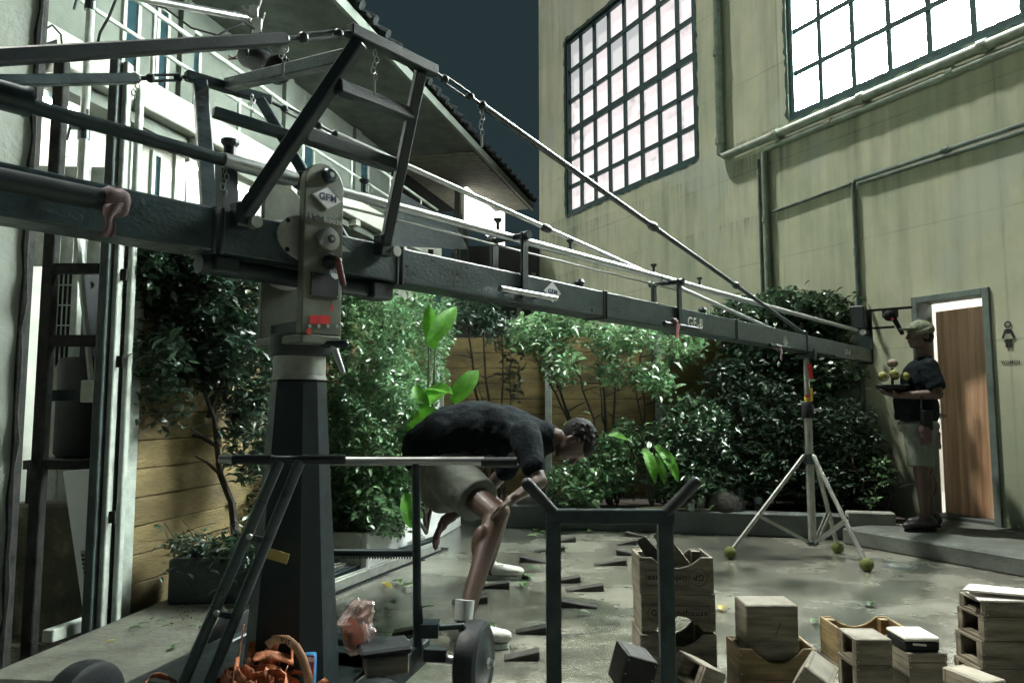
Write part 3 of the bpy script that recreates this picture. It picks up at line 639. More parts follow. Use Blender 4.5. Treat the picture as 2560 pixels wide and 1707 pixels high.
q = dz(1190, 560, 14.5); MB().box((q.x+.1, 15, q.z/2), (2.6, .6, q.z)).build('wall', mat('dark_shed', (.06, .065, .065), .8), fs)
for u in (1192, 1226): q = dz(u, 600, 14.3); MB().box((q.x, 14.6, 1.9), (.09, .09, 3.8)).build('post', plaster_l, fs)
for s_l in (-2.9, -.7, 1.6):
    mb = MB(); bbox(mb, s_l, s_l+1.1, 3.36, 3.40, -.24, -.19); tl_ = mb.build('lamp_housing', white_paint, house); MB().tube(B(s_l+.02, 3.34, -.215), B(s_l+1.08, 3.34, -.215), .014, seg=10).build('lit_tube', lit_tube, tl_)
# ================================================================== PLANTS
def limbs(mb, base, tip, r0, n, rnd, spread, up=.5, kids=True):
    """a bent tapering stem with side shoots; returns the points where leaves start"""
    base, tip = V(base), V(tip); pts = []; ends = []
    for k in range(n+1):
        t = k/n; p = base.lerp(tip, t)
        if 0 < k < n: p += V((rnd.uniform(-1, 1), rnd.uniform(-1, 1), rnd.uniform(-.4, .4)))*spread*.12
        pts.append(p)
    mb.path(pts, [r0*(1-.6*k/n) for k in range(n+1)], 7)
    if kids:
        for k in range(max(1, n//2), n+1):
            for _ in range(2):
                e = pts[k]+V((rnd.uniform(-1, 1), rnd.uniform(-1, 1)*.6, rnd.uniform(.0, 1)*up))*spread
                m = pts[k].lerp(e, .5)+V((0, 0, .05*spread)); mb.path([pts[k], m, e], [r0*.4, r0*.3, r0*.15], 5); ends.append(e)
    ends.append(pts[-1]); return ends
def loose_leaves(parent, m, pts, size, rnd, n):
    """nearest leaves one can pick out, each an object sharing three blade meshes"""
    protos = []
    for q in range(3):
        mb = MB(); blade(mb, (0, 0, 0), (size*(.8+.2*q), 0, 0), size*(.36+.05*q), (0, 0, 1), .25, 3)
        me = bpy.data.meshes.new('leaf'); me.from_pydata(mb.v, [], mb.f); me.materials.append(m); protos.append(me)
    for k in range(n):
        c = V(pts[k % len(pts)])+V((rnd.uniform(-1, 1), rnd.uniform(-1, .2), rnd.uniform(-1, 1)))*size*2.2
        o = bpy.data.objects.new('leaf', protos[k % 3]); COL.objects.link(o)
        o.rotation_euler = (rnd.uniform(-.6, .6), rnd.uniform(-.2, .9), rnd.uniform(0, 6.3)); o.location = c; o.scale = [rnd.uniform(.7, 1.2)]*3
        link_child(o, parent)
def shrub(name, label, cat, base, stems, clumps, size, n_mat, seed, group=None, r0=.015, loose=0, **kw):
    rnd = random.Random(seed); t = thing(name, base, label, cat, group)
    if stems:
        mb = MB()
        for b, tp, r in stems: limbs(mb, b, tp, r, 6, rnd, .22)
        mb.build('trunk' if r0 > .02 else 'stem', bark, t, smooth=True)
    stuff(leaf_mesh('foliage', n_mat, t, clumps, size, seed, **kw))
    if loose: loose_leaves(t, n_mat, [V(c)+V((0, -r[1], 0)) for c, r, n in clumps], size*1.15, rnd, loose)
    return t
def C(u, v, Y, ru, rv, rd, n):
    """clump measured on the 2352-wide view: centre, half sizes in pixels, half depth in metres, leaves"""
    p = dz(u, v, Y); k = Y/1857*1.08844; return (p, (ru*k, rd, rv*k), n)
# dark leaning tree at left in front of the ochre fence
Y = 4.25
tb = dz(560, 1240, 4.0)
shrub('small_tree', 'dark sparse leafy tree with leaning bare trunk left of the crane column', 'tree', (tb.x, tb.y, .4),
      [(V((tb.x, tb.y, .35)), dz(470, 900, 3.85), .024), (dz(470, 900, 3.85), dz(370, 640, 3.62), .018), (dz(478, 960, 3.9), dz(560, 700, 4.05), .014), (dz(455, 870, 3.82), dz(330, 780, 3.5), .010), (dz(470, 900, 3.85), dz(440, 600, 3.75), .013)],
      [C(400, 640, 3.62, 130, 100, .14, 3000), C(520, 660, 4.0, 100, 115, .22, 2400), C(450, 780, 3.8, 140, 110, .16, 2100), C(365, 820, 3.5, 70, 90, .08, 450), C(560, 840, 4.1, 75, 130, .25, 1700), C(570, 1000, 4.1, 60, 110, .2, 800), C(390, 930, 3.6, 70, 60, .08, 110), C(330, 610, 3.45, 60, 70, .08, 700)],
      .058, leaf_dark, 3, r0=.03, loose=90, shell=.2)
# young plants in the front planter
p0 = dz(470, 1270, 3.72)
shrub('potted_plant', 'low leafy plant spilling over the dark planter on the ledge', 'plant', (p0.x, p0.y, .38),
      [(V((p0.x-.12+.09*k, p0.y, .36)), dz(400+45*k, 1235, 3.7), .006) for k in range(5)],
      [C(430, 1252, 3.64, 50, 30, .1, 190), C(520, 1262, 3.64, 70, 34, .1, 330), C(580, 1280, 3.6, 40, 28, .08, 160)], .046, leaf_dark, 5, loose=40)
# climbing stems on the white posts behind the column
shrub('climbing_shrub', 'leafy shrub in patchy light directly behind the crane column', 'shrub', (dz(640, 1200, 4.9).x, 4.9, .25),
      [(V((dz(640, 1200, 4.9).x, 4.9, .2)), dz(620, 850, 4.9), .015), (V((dz(590, 1200, 4.8).x, 4.8, .2)), dz(560, 900, 4.8), .012)],
      [C(610, 860, 4.9, 100, 150, .25, 2200), C(620, 1080, 4.8, 95, 140, .25, 1700), C(580, 1190, 4.6, 60, 60, .2, 350), C(640, 700, 5.0, 70, 80, .25, 500)], .058, leaf_mid, 8, loose=40)
pl = thing('slender_post', dz(512, 1200, 4.6), 'white post half hidden in the shrub beside the leaning trunk', 'post')
q = dz(512, 1200, 4.6); MB().box((q.x, 4.62, 1.0), (.045, .045, 2.0)).build('post', white_paint, pl, bevel=.004)
q2 = dz(487, 1200, 4.55); MB().box((q2.x, 4.56, 1.0), (.07, .05, 2.0)).build('flat_post', mat('bluish_post', (.10, .13, .15), .5, 0, .3, 9), pl, bevel=.004)
# the bright hedge in the middle
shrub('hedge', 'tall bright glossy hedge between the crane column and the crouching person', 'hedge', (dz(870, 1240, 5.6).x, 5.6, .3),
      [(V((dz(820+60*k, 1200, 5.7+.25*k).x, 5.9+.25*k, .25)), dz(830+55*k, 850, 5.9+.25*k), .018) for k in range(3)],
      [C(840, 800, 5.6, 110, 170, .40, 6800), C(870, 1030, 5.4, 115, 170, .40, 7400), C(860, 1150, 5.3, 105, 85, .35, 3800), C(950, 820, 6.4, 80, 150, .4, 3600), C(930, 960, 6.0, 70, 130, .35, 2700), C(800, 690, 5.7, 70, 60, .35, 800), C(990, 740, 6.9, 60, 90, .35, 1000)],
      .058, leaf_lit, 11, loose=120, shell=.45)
# broad leaves rising out of the hedge
def broad(label, base, blades, wid, name='broad_leaf_plant', m=None, n=9):
    t = thing(name, base, label, 'plant'); mb = MB()
    for a, b, w, up, arch in blades: mb.path([V(base), V(base).lerp(a, .6)+V((0, .02, .05)), a], [.014, .011, .007], 6)
    mb.build('stalk', bark, t, smooth=True)
    for a, b, w, up, arch in blades: blade(MB(), a, b, w, up, arch, 9, .03) and blade(MB_ := MB(), a, b, w, up, arch, 9, .03).build('leaf', m or leaf_big, t, smooth='all')
    return t
up0 = V((.25, -.8, .55))
broad('broad leaved plant with pale green paddle leaves behind the bent over back', (dz(980, 1150, 5.6).x, 5.6, .2),
      [(dz(985, 795, 5.7), dz(1048, 705, 5.9), .14, up0, .12), (dz(1040, 925, 5.4), dz(1098, 850, 5.5), .14, up0, .15), (dz(965, 985, 5.3), dz(955, 880, 5.4), .14, up0, .2),
       (dz(955, 985, 5.2), dz(1015, 945, 5.2), .19, up0, .15), (dz(985, 930, 5.5), dz(1020, 900, 5.3), .16, V((.4, -.5, .7)), .2), (dz(950, 1210, 5.1), dz(928, 1130, 5.1), .14, up0, .1), (dz(1000, 800, 5.8), dz(985, 700, 5.9), .12, V((-.3, -.8, .5)), .15), (dz(975, 900, 5.5), dz(1040, 905, 5.35), .13, V((.3, -.6, .8)), .25), (dz(940, 1010, 5.2), dz(985, 960, 5.15), .13, up0, .25), (dz(960, 1060, 5.2), dz(940, 1000, 5.2), .12, V((-.4, -.8, .5)), .2)], .2)
broad('drooping strap leaved plant in front of the dark shrubs', (dz(1500, 1120, 6.9).x, 6.95, .2),
      [(dz(1478, 1030, 6.9), dz(1505, 1110, 6.75), .1, V((0, -.6, .6)), .3), (dz(1505, 1022, 6.9), dz(1558, 1108, 6.75), .11, V((0, -.6, .6)), .3), (dz(1500, 1040, 6.95), dz(1528, 1115, 6.8), .09, V((0, -.6, .6)), .25), (dz(1440, 1010, 7), dz(1395, 1000, 6.9), .08, V((0, -.6, .6)), .2)], .1)
# small trees along the back fence
G = 'small trees along the back fence'
def tree(label, ub, Yb, stems, clumps, seed, m=leaf_mid, size=.085, r=.022, **kw):
    b = dz(ub, 1150, Yb)
    return shrub('small_tree', label, 'tree', (b.x, Yb, .15), [(V((b.x+.04*i, Yb, .15)), dz(u, v, Yb), r*.8**i) for i, (u, v) in enumerate(stems)], clumps, size, m, seed, G, r0=.03, **kw)
tree('many stemmed small tree nearest the hedge, dark stems fanning against the ochre fence', 1130, 7.7, [(1075, 760), (1110, 730), (1150, 740), (1175, 800), (1095, 850)],
     [C(1090, 725, 7.7, 70, 40, .35, 520), C(1150, 755, 7.7, 55, 45, .3, 300), C(1180, 850, 7.6, 30, 70, .25, 130)], 21, leaf_dark)
tree('small tree with leaning stem and bright leaf clusters in the middle of the fence', 1400, 7.5, [(1260, 840), (1200, 770), (1300, 770)],
     [C(1230, 770, 7.4, 75, 45, .35, 800), C(1285, 835, 7.3, 50, 50, .3, 420), C(1300, 740, 7.5, 80, 40, .3, 700), C(1330, 990, 7.2, 40, 30, .2, 110)], 22, leaf_lit, loose=40)
tree('small tree with leaf tufts hanging under the crane arm, third from the hedge', 1395, 7.6, [(1385, 790), (1420, 770), (1375, 860)],
     [C(1400, 780, 7.5, 55, 40, .3, 480), C(1400, 850, 7.4, 35, 40, .25, 240), C(1460, 775, 7.6, 55, 35, .3, 380)], 23, leaf_lit, loose=25)
tree('small tree with two crossing dark stems left of the dark shrubs', 1500, 7.6, [(1470, 820), (1500, 780), (1440, 800), (1545, 820)],
     [C(1490, 860, 7.4, 50, 35, .3, 280), C(1515, 885, 7.3, 35, 28, .2, 200), C(1560, 800, 7.7, 65, 40, .3, 480)], 24, leaf_lit, loose=25)
# shrubs in the bed
G2 = 'shrubs in the planting bed'
def bush(label, clumps, seed, m, size=.075, **kw):
    c = clumps[0][0]; return shrub('shrub', label, 'shrub', (c[0], c[1], .15), [(V((c[0]+dx, c[1], .15)), V(c)+V((dx*3, 0, .1)), .012) for dx in (-.08, .05)], clumps, size, m, seed, G2, **kw)
bush('bright low shrub by the crouching person, above the kerb', [C(1400, 1070, 7.2, 95, 70, .3, 1800), C(1330, 1110, 7.1, 80, 55, .3, 1100), C(1440, 1000, 7.3, 45, 35, .25, 400)], 31, leaf_lit, loose=40)
bush('rounded mid green shrub at the middle of the bed', [C(1600, 1000, 7.2, 95, 95, .35, 2100), C(1540, 1040, 7.1, 70, 80, .3, 1100), C(1590, 1110, 7.0, 110, 55, .3, 1200)], 32, leaf_mid, loose=30)
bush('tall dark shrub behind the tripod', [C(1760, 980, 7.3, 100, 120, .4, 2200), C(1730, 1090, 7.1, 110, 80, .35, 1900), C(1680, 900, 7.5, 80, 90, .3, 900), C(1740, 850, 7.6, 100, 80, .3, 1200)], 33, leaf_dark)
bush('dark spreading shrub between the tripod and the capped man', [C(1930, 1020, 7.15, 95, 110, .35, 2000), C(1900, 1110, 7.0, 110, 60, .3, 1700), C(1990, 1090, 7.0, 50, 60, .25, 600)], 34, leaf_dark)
bush('little bright sapling beside the capped man', [C(2022, 1090, 6.75, 25, 40, .12, 90), C(1995, 1150, 6.7, 25, 18, .1, 50)], 35, leaf_lit, size=.06)
shrub('tall_hedge', 'dense clipped hedge top beside the warehouse wall above the crane arm', 'hedge', (dz(1830, 1100, 7.9).x, 7.9, .15),
      [(V((dz(1750+70*k, 1100, 7.9).x, 7.95, .15)), dz(1740+70*k, 830, 7.9), .03) for k in range(3)],
      [C(1720, 725, 7.9, 85, 45, .4, 1900), C(1800, 705, 7.9, 75, 40, .4, 1700), C(1890, 720, 7.8, 70, 50, .4, 1900), C(1920, 790, 7.8, 50, 55, .35, 1100), C(1800, 790, 7.8, 130, 60, .35, 2400), C(1640, 745, 8.0, 60, 30, .3, 600), C(1850, 880, 7.6, 90, 50, .3, 800), C(1930, 850, 7.5, 60, 50, .3, 500)],
      .085, leaf_mid, 41, r0=.03, loose=60, shell=.3)
# fallen leaves on the yard and the ledge
rnd = random.Random(5)
fl = [(900, 1480), (850, 1430), (925, 1345), (890, 1350), (915, 1338), (1245, 1225), (1235, 1232), (1260, 1240), (1330, 1212), (1350, 1218), (1345, 1195), (1210, 1330), (1205, 1345), (1225, 1310), (1300, 1265), (895, 1390), (980, 1400), (1660, 1400), (2000, 1390), (1340, 1410), (1870, 1430), (1130, 1440)]
me_l = []
for q in range(2):
    mb = MB(); blade(mb, (-.04, 0, .012), (.045, 0, .008), .042, (0, 0, 1), .15, 4); me = bpy.data.meshes.new('fallen_leaf'); me.from_pydata(mb.v, [], mb.f); me.materials.append(mat('fallen_green', (.055, .12, .03), .5, 0, .4, 20) if q == 0 else mat('yellow_leaf', (.30, .24, .04), .5, 0, .3, 30)); me_l.append(me)
for i, (u, v) in enumerate(fl):
    for j in range(1 if i > 12 else 2):
        p = gnd((u+rnd.uniform(-14, 14)*j)*1.08844, (v+rnd.uniform(-6, 6)*j)*1.08844, .004)
        o = bpy.data.objects.new('fallen_leaf', me_l[1 if i % 7 == 3 else 0]); COL.objects.link(o); o.location = p; o.rotation_euler = (rnd.uniform(-.15, .15), rnd.uniform(-.15, .15), rnd.uniform(0, 6.28)); o.scale = [rnd.uniform(.8, 1.3)]*3
        tag(o, 'yellowed fallen leaf on the wet yard' if i % 7 == 3 else 'green fallen leaf lying on the wet concrete yard', 'leaf', 'fallen leaves on the yard' if i % 7 != 3 else 'yellow fallen leaves on the yard')
for i, (u, v) in enumerate([(415, 1430), (370, 1428), (255, 1476), (402, 1487), (440, 1440), (350, 1450), (330, 1435), (300, 1460), (455, 1425), (380, 1440), (310, 1445)]):
    p = gnd(u*1.08844, v*1.08844, LZ+.004)
    o = bpy.data.objects.new('fallen_leaf', me_l[1 if i == 2 else 0]); COL.objects.link(o); o.location = p; o.rotation_euler = (0, 0, rnd.uniform(0, 6.28)); o.scale = [rnd.uniform(.35, .6)]*3
    tag(o, 'single yellow leaf on the pale front ledge' if i == 2 else 'green fallen leaf lying on the front ledge', 'leaf', None if i == 2 else 'fallen leaves on the ledge')
stuff(leaf_mesh('leaf_litter', mat('litter', (.07, .055, .03), .8, 0, .4, 9, island=.6), None, [((-1.2, 3.42, LZ+.012), (.36, .3, .006), 260), ((-1.05, 3.1, LZ+.012), (.3, .3, .004), 50)], .022, 77, up=2, droop=0, loc=(-1.2, 3.4, LZ)))
# ================================================================== CAMERA CRANE
BO_, BE_, BNN = V((-.586, 2.33, 0)), V((.649, .760, 0)).normalized(), V((.760, -.649, 0)).normalized()
ZU = V((0, 0, 1)); BT, BB = 1.683, 1.557
def A(s, z, o=0.): return BO_+BE_*s+BNN*o+ZU*z
def onb(u, v, o=0.):
    p = onp(u, v, BO_+BNN*o, BNN); return (p-BO_).dot(BE_), p.z
AX = (BE_, BNN, ZU)
def abox(mb, s0, s1, z0, z1, o0, o1): return mb.box(A((s0+s1)/2, (z0+z1)/2, (o0+o1)/2), (s1-s0, o1-o0, z1-z0), AX)
crane = thing('camera_crane', A(.1, 0, -.1), 'long black camera crane with braced arm on a tapered column and wheeled dolly', 'camera crane')
# ---- the arm: box sections with bolted flanges
def su(u): return onb(u, 1020-(1.62-CH)*0, 0)[0] if False else onb(u, 700, 0)[0]
cuts = [-2.3, su(541), su(1000), su(1513), su(1838), su(2012), su(2172)]
for i in range(len(cuts)-1):
    mb = MB(); abox(mb, cuts[i]+.006, cuts[i+1]-.006, BB, BT, -.12, 0); sec = mb.build('arm_section', beam_paint, crane, bevel=.006, seg=2)
    for e in (cuts[i]+.012, cuts[i+1]-.012):
        mb = MB(); abox(mb, e-.0055, e+.0055, BB-.006, BT+.004, -.124, .004); mb.build('flange', black_paint, sec, bevel=.002)
# reinforcing pipe below the arm at the pivot
mb = MB(); mb.tube(A(su(520), BB-.03, -.06), A(su(985), BB-.03, -.06), .028); mb.build('lower_pipe', black_paint, crane, smooth=True)
mb = MB(); abox(mb, su(940), su(990), BB-.062, BB-.004, -.1, -.01); mb.build('lower_clamp', black_paint, crane, bevel=.006)
mb = MB(); abox(mb, su(548), su(610), BB-.05, BB-.003, -.1, -.02); lc = mb.build('lower_clamp', black_paint, crane, bevel=.006)
# ---- parallel levelling rod above the arm
RZ, RO = 1.842, -.05
rod = MB().tube(A(-1.9, RZ+.015, RO), A(su(570), RZ, RO), .019, seg=16).build('level_rod', dark_metal, crane, smooth=True)
MB().tube(A(su(570), RZ, RO), A(su(775), RZ, RO), .0225, seg=16).build('level_rod', steel, crane, smooth=True)
MB().tube(A(su(820), RZ, RO), A(su(2150), RZ, RO), .0175, seg=16).build('level_rod', steel, crane, smooth=True)
MB().tube(A(su(820), RZ-.045, RO-.01), A(su(1720), RZ-.045, RO-.01), .005, seg=8).build('guide_cable', steel, crane)
MB().lathe(A(-1.5, RZ+.012, RO), BE_, [(0, .035), (su(44)+1.5, .035), (su(52)+1.5, .038), (su(66)+1.5, .038), (su(70)+1.5, .02)], 20).build('rod_sleeve', dark_metal, crane, smooth=True)
MB().ball(A(su(770), RZ, RO), .032).build('rod_joint', dark_metal, crane, smooth=True)
# handles along the near side of the arm
def handle(u0, v0, u1, v1, r, m, o=.05):
    s0, z0 = onb(u0, v0, o); s1, z1 = onb(u1, v1, o); z = (z0+z1)/2
    h = MB().tube(A(s0, z, o), A(s1, z, o), r, seg=14).build('side_handle', m, crane, smooth=True)
    for t in (.25, .75):
        s = s0+(s1-s0)*t; mb = MB(); mb.tube(A(s, z, o-.005), A(s, z, -.004), r*.6, seg=8); mb.build('standoff', black_paint, h)
    return z
s_, z_ = onb(-60, 425, .075); s2, z2 = onb(325, 514, .075)
hz = MB().tube(A(s_, z2, .075), A(s2-.03, z2, .075), .027, seg=16).build('side_handle', black_paint, crane, smooth=True)
MB().tube(A(s2-.03, z2, .075), A(s2, z2, .075), .013, seg=12).build('handle_tip', dark_metal, hz, smooth=True)
MB().tube(A(s2-.3, z2, .06), A(s2-.3, z2, -.004), .015).build('standoff', black_paint, hz)
handle(1250, 722, 1390, 745, .012, steel); handle(1660, 805, 1745, 826, .012, dark_metal); handle(1925, 862, 1975, 872, .013, dark_metal); handle(2085, 888, 2135, 900, .009, dark_metal)
# goal-post rod guides
for un, uf, vt in ((1306, 1207, 580), (1693, 1608, 697)):
    s = su(un); zt = onb(un, vt, .01)[1]; sf = s-.03
    mb = MB(); abox(mb, s-.02, s+.02, BB+.02, zt, .003, .018); g = mb.build('rod_guide', black_paint, crane, bevel=.003)
    mb = MB(); abox(mb, sf-.02, sf+.02, BB+.05, zt-.01, -.142, -.123); mb.build('upright', black_paint, g, bevel=.003)
    MB().bar(A(s, zt-.014, .02), A(sf, zt-.02, -.145), .022, .022).build('crosspiece', black_paint, g, bevel=.003)
    for q, o in ((s, .03), (sf, -.15)): MB().tube(A(q, zt-.014, o-.008), A(q, zt-.014, o+.008), .02).build('bolt', dark_metal, g)
for u in (1483, 1783): mb = MB(); mb.lathe(A(su(u)-.03, BT+.002, -.06), ZU, [(0, .02), (.02, .02), (.03, .028), (.045, .02)], 12); mb.build('lifting_lug', black_paint, crane, smooth=True)
# quick-release pins on the rods
for u in (930, 1267, 1448, 1655, 1768):
    b = A(su(u), RZ+.018, RO); mb = MB(); mb.tube(b, b+ZU*.028, .007); mb.lathe(b+ZU*.028, ZU, [(0, .008), (.012, .018), (.018, .018)], 10); p = mb.build('release_pin', black_metal if False else dark_metal, crane)
    MB().path([b+BE_*.02+ZU*(.02+.016*math.sin(k*.8))+BE_*.016*math.cos(k*.8) for k in range(9)], .0016, 5).build('split_ring', steel, p)
# ---- triangulated bracing: two trapezoid frames spread like wings
def sq(p0, p1, w, name='brace', m=black_paint, h=None, up=None): return MB().bar(p0, p1, w, h or w, up or ZU).build(name, m, crane, bevel=.004)
YA = 1.025
nA, nB = at(887, 80, 1.99), at(1077, 176, 2.22); nB.z = nA.z = (nA.z+nB.z)/2
nf1, nf2 = A(onb(609, 511, .03)[0], BT-.015, .03), A(onb(963, 606, .03)[0], BT-.015, .03)
sq(nA-BE_*.02, nB+BE_*.02, .036); sq(nf1, at(900, 105, 2.0), .04); sq(nf2, at(1052, 178, 2.20), .034)
fA, fB = at(479, 187, 2.42), at(664, 254, 2.60); fA.z = fB.z = (fA.z+fB.z)/2
ff1, ff2 = A(su(533)+.05, BT, -.13), A(su(898)+.05, BT, -.13)
sq(fA-BE_*.02, fB+BE_*.02, .034, m=beam_paint); sq(ff1, fA+BE_*.03-ZU*.01, .045, m=beam_paint); sq(ff2, fB-BE_*.02-ZU*.01, .036, m=beam_paint)
sq(at(571, 213, 2.5), at(868, 143, 2.02), .04, 'cross_tie', beam_paint)
sq(at(843, 216, 2.01), at(1026, 288, 2.26), .038, 'rung'); sq(at(758, 337, 2.06), at(984, 415, 2.33), .042, 'rung')
sq(at(533, 280, 2.42), at(760, 352, 2.62), .036, 'rung', beam_paint)
for f in (nf1, nf2):
    s = (f-BO_).dot(BE_); mb = MB(); abox(mb, s-.03, s+.025, BT-.05, BT+.02, .003, .05); lug = mb.build('brace_lug', black_paint, crane, bevel=.005)
    MB().tube(A(s+.022, BT-.035, .035), A(s+.022, BT-.035, .068), .018, seg=16).build('pin', alu, lug, smooth=True)
for f in (ff1, ff2):
    s = (f-BO_).dot(BE_); mb = MB(); abox(mb, s-.03, s+.03, BT-.04, BT+.02, -.16, -.123); mb.build('brace_lug', black_paint, crane, bevel=.005)
# ---- tension rods with turnbuckles
def turnbuckle(p, q, name='turnbuckle'):
    d = (q-p).normalized(); ln = (q-p).length; a = d.cross(V((0, 1, 0))).normalized()
    mb = MB(); mb.tube(p, p+d*ln*.28, .007, seg=8); mb.tube(q-d*ln*.28, q, .007, seg=8)
    for s in (-1, 1): mb.tube(p+d*ln*.25+a*.011*s, q-d*ln*.25+a*.011*s, .0045, seg=8)
    for t in (.25, .75): mb.ball(p+d*ln*t, .015, 10, 6)
    mb.ball(p, .016, 10, 6); mb.ball(q, .016, 10, 6); return mb.build(name, black_paint, crane, smooth=True)
t1 = at(710, 99, 1.80); turnbuckle(t1, nA); sq(t1, at(-60, 147, 1.30), .03, 'tension_bar', black_paint)
t2 = at(340, 197, 2.29); turnbuckle(t2, fA); sq(t2, at(-40, 204, 1.95), .032, 'tension_bar', beam_paint)
t3 = at(1205, 264, 2.42); turnbuckle(nB, t3); e3 = A(onb(2010, 838, -.02)[0], BT+.012, -.02)
MB().tube(t3, e3, .0125, seg=12).build('tension_rod', black_paint, crane, smooth=True)
t4 = at(838, 335, 2.86); turnbuckle(fB, t4); e4 = A(onb(1935, 815, -.1)[0], BT+.012, -.1)
MB().tube(t4, e4, .0135, seg=12).build('tension_rod', steel, crane, smooth=True)
for p, q, k in ((t3, e3, .33), (t3, e3, .62), (t4, e4, .33)):
    c = p.lerp(q, k); d = (q-p).normalized(); MB().lathe(c-d*.03, d, [(0, .016), (.02, .022), (.05, .022), (.07, .016)], 12).build('rod_coupling', black_paint, crane, smooth=True)
mb = MB(); mb.ball(e3, .026); mb.ball(e4, .02); mb.build('rod_anchor', dark_metal, crane, smooth=True)
# small safety chains and pins hanging from the joints
for p, ln in ((t1, .05), (t2, .06), (nA.lerp(nB, .25)-ZU*.02, .09), (t3-ZU*.01, .09), (t4, .04), (at(630, 235, 2.5), .05), (onb and A(su(575), RZ-.02, RO), .08)):
    mb = MB()
    for k in range(5):
        c = p-ZU*(.012+ln*k/5)+BE_*(.006*math.sin(k*1.7)); ring = [c+BE_*(.006*math.cos(a))*(1 if k % 2 else .3)+BNN*(.006*math.cos(a))*(.3 if k % 2 else 1)+ZU*.011*math.sin(a) for a in [j*math.pi/4 for j in range(9)]]
        mb.path(ring, .0018, 4)
    mb.tube(p-ZU*(ln+.008), p-ZU*(ln+.045), .004, seg=6); mb.build('safety_chain', steel, crane)
# black post with a flared cap behind the near brace
mb = MB(); c = A(su(590), 1.69, -.06); mb.bar(c-ZU*.01, c+ZU*.15-BNN*.02, .05, .04, BNN); mb.lathe(c+ZU*.15, ZU, [(0, .018), (.05, .018), (.06, .026), (.07, .026)], 14); mb.build('level_post', black_paint, crane)
# ---- pivot head: two side plates, hubs, brake disc
def plate(o, um, uL, uR, vT, vB, th, m, name):
    sL, sR = onb(uL, 600, o)[0], onb(uR, 600, o)[0]; zT, zB = onb(um, vT, o)[1], onb(um, vB, o)[1]; r = (sR-sL)/2; c = (sL+sR)/2
    pts = [A(sL, zB, o), A(sR, zB, o)]+[A(c+r*math.cos(a), zT-r+r*math.sin(a), o) for a in [k*math.pi/16 for k in range(17)]]
    mb = MB(); mb.prism(pts, -BNN*th); return mb.build(name, m, crane, bevel=.003, seg=2), c, zT-r, zB, r
npl, pc, pzt, pzb, pr = plate(.05, 808, 760, 857, 408, 836, .03, olive_plate, 'head_plate')
zP = lambda v: onb(808, v, .05)[1]
fo = -.21
sF = onb(658, 600, fo)[0]
def fplate():
    sL, sR = sF, sF+pr*2.1; c = (sL+sR)/2; r = (sR-sL)/2; zT, zB = zP(410)-.01, pzb
    pts = [A(sL, zB, fo), A(sR, zB, fo)]+[A(c+r*math.cos(a), zT-r+r*math.sin(a), fo) for a in [k*math.pi/14 for k in range(15)]]
    MB().prism(pts, -BNN*.02).build('head_plate', olive_plate, crane, bevel=.003)
    MB().lathe(A(c, zP(608), fo+.012), -BNN, [(0, .118), (.011, .118)], 40).build('brake_disc', alu, crane, smooth=True)
    MB().lathe(A(c, zP(608), fo+.03), -BNN, [(0, .07), (.017, .07)], 30).build('disc_hub', dark_metal, crane, smooth=True)
    return c
fcs = fplate()
mb = MB(); q0, q1 = A(sF, 0, fo), A(pc+pr, 0, .05)
mb.prism([A(sF-.005, pzb-.03, fo-.02), A(sF+pr*2.1, pzb-.03, fo-.02), A(pc+pr, pzb-.03, .052), A(pc-pr, pzb-.03, .052)], ZU*.028); mb.build('head_base', olive_plate, crane, bevel=.004)
mb = MB(); mb.prism([A(sF+.03, pzb, fo+.01), A(sF+pr*2, pzb, fo+.01), A(pc+pr*.8, pzb, .015), A(pc-pr*.5, pzb, .015)], ZU*.045); mb.build('head_block', black_paint, crane, bevel=.004)
nd = BNN
hub_c = A(pc+.012, zP(598), .05)
hb = MB().lathe(hub_c, nd, [(0, .038), (.012, .038), (.02, .033), (.022, .012)], 28).build('pivot_hub', steel, crane, smooth=True)
MB().lathe(hub_c+nd*.0225, nd, [(0, .013), (.003, .013)], 20).build('hub_ring', black_paint, hb); MB().lathe(hub_c+nd*.026, nd, [(0, .007), (.003, .006)], 14).build('hub_screw', steel, hb)
tb_ = A(pc+.01, zP(437), .05); tbo = MB().lathe(tb_, nd, [(0, .024), (.012, .024), (.02, .018)], 22).build('top_bolt', dark_metal, crane, smooth=True)
MB().lathe(tb_+nd*.02, nd, [(0, .009), (.003, .008)], 14).build('bolt_screw', steel, tbo)
mb = MB()                                                      # curved brake quadrant between plate and arm
pts = [A(pc-.02+.122*math.cos(a), zP(598)+.122*math.sin(a)*.62, .018) for a in [math.radians(110+k*14) for k in range(11)]]
mb.prism(pts, -BNN*.008); qd = mb.build('brake_quadrant', alu, crane, bevel=.002)
for zz in (.045, -.045): MB().lathe(A(pc-.108, zP(598)+zz, .0185), nd, [(0, .008), (.001, .008)], 12).build('hole', black_matt, qd)
mb = MB(); mb.prism([A(pc+pr*.9, zP(590)+.03, .016), A(pc+pr*.9, zP(590)-.05, .016), A(pc+pr*1.3, zP(590)-.028, .016), A(pc+pr*1.85, zP(590)-.024, .016), A(pc+pr*1.3, zP(590)-.006, .016)], -BNN*.008); mb.build('pointer', alu, crane)
# red clamping lever
lc_ = A(pc+.02, zP(653), .05); MB().lathe(lc_, nd, [(0, .024), (.02, .024), (.03, .018), (.055, .012)], 18).build('lever_boss', dark_metal, crane, smooth=True)
lv = MB(); a0 = lc_+nd*.05; a1 = A(onb(845, 654, .11)[0], onb(845, 654, .11)[1], .11); a2 = A(onb(858, 710, .11)[0], onb(858, 710, .11)[1], .11)
lv.caps(a0, a1, .010, .013, 10); lv.caps(a1, a2, .011, .009, 10); lv.build('clamp_lever', red_grip, crane, smooth=True)
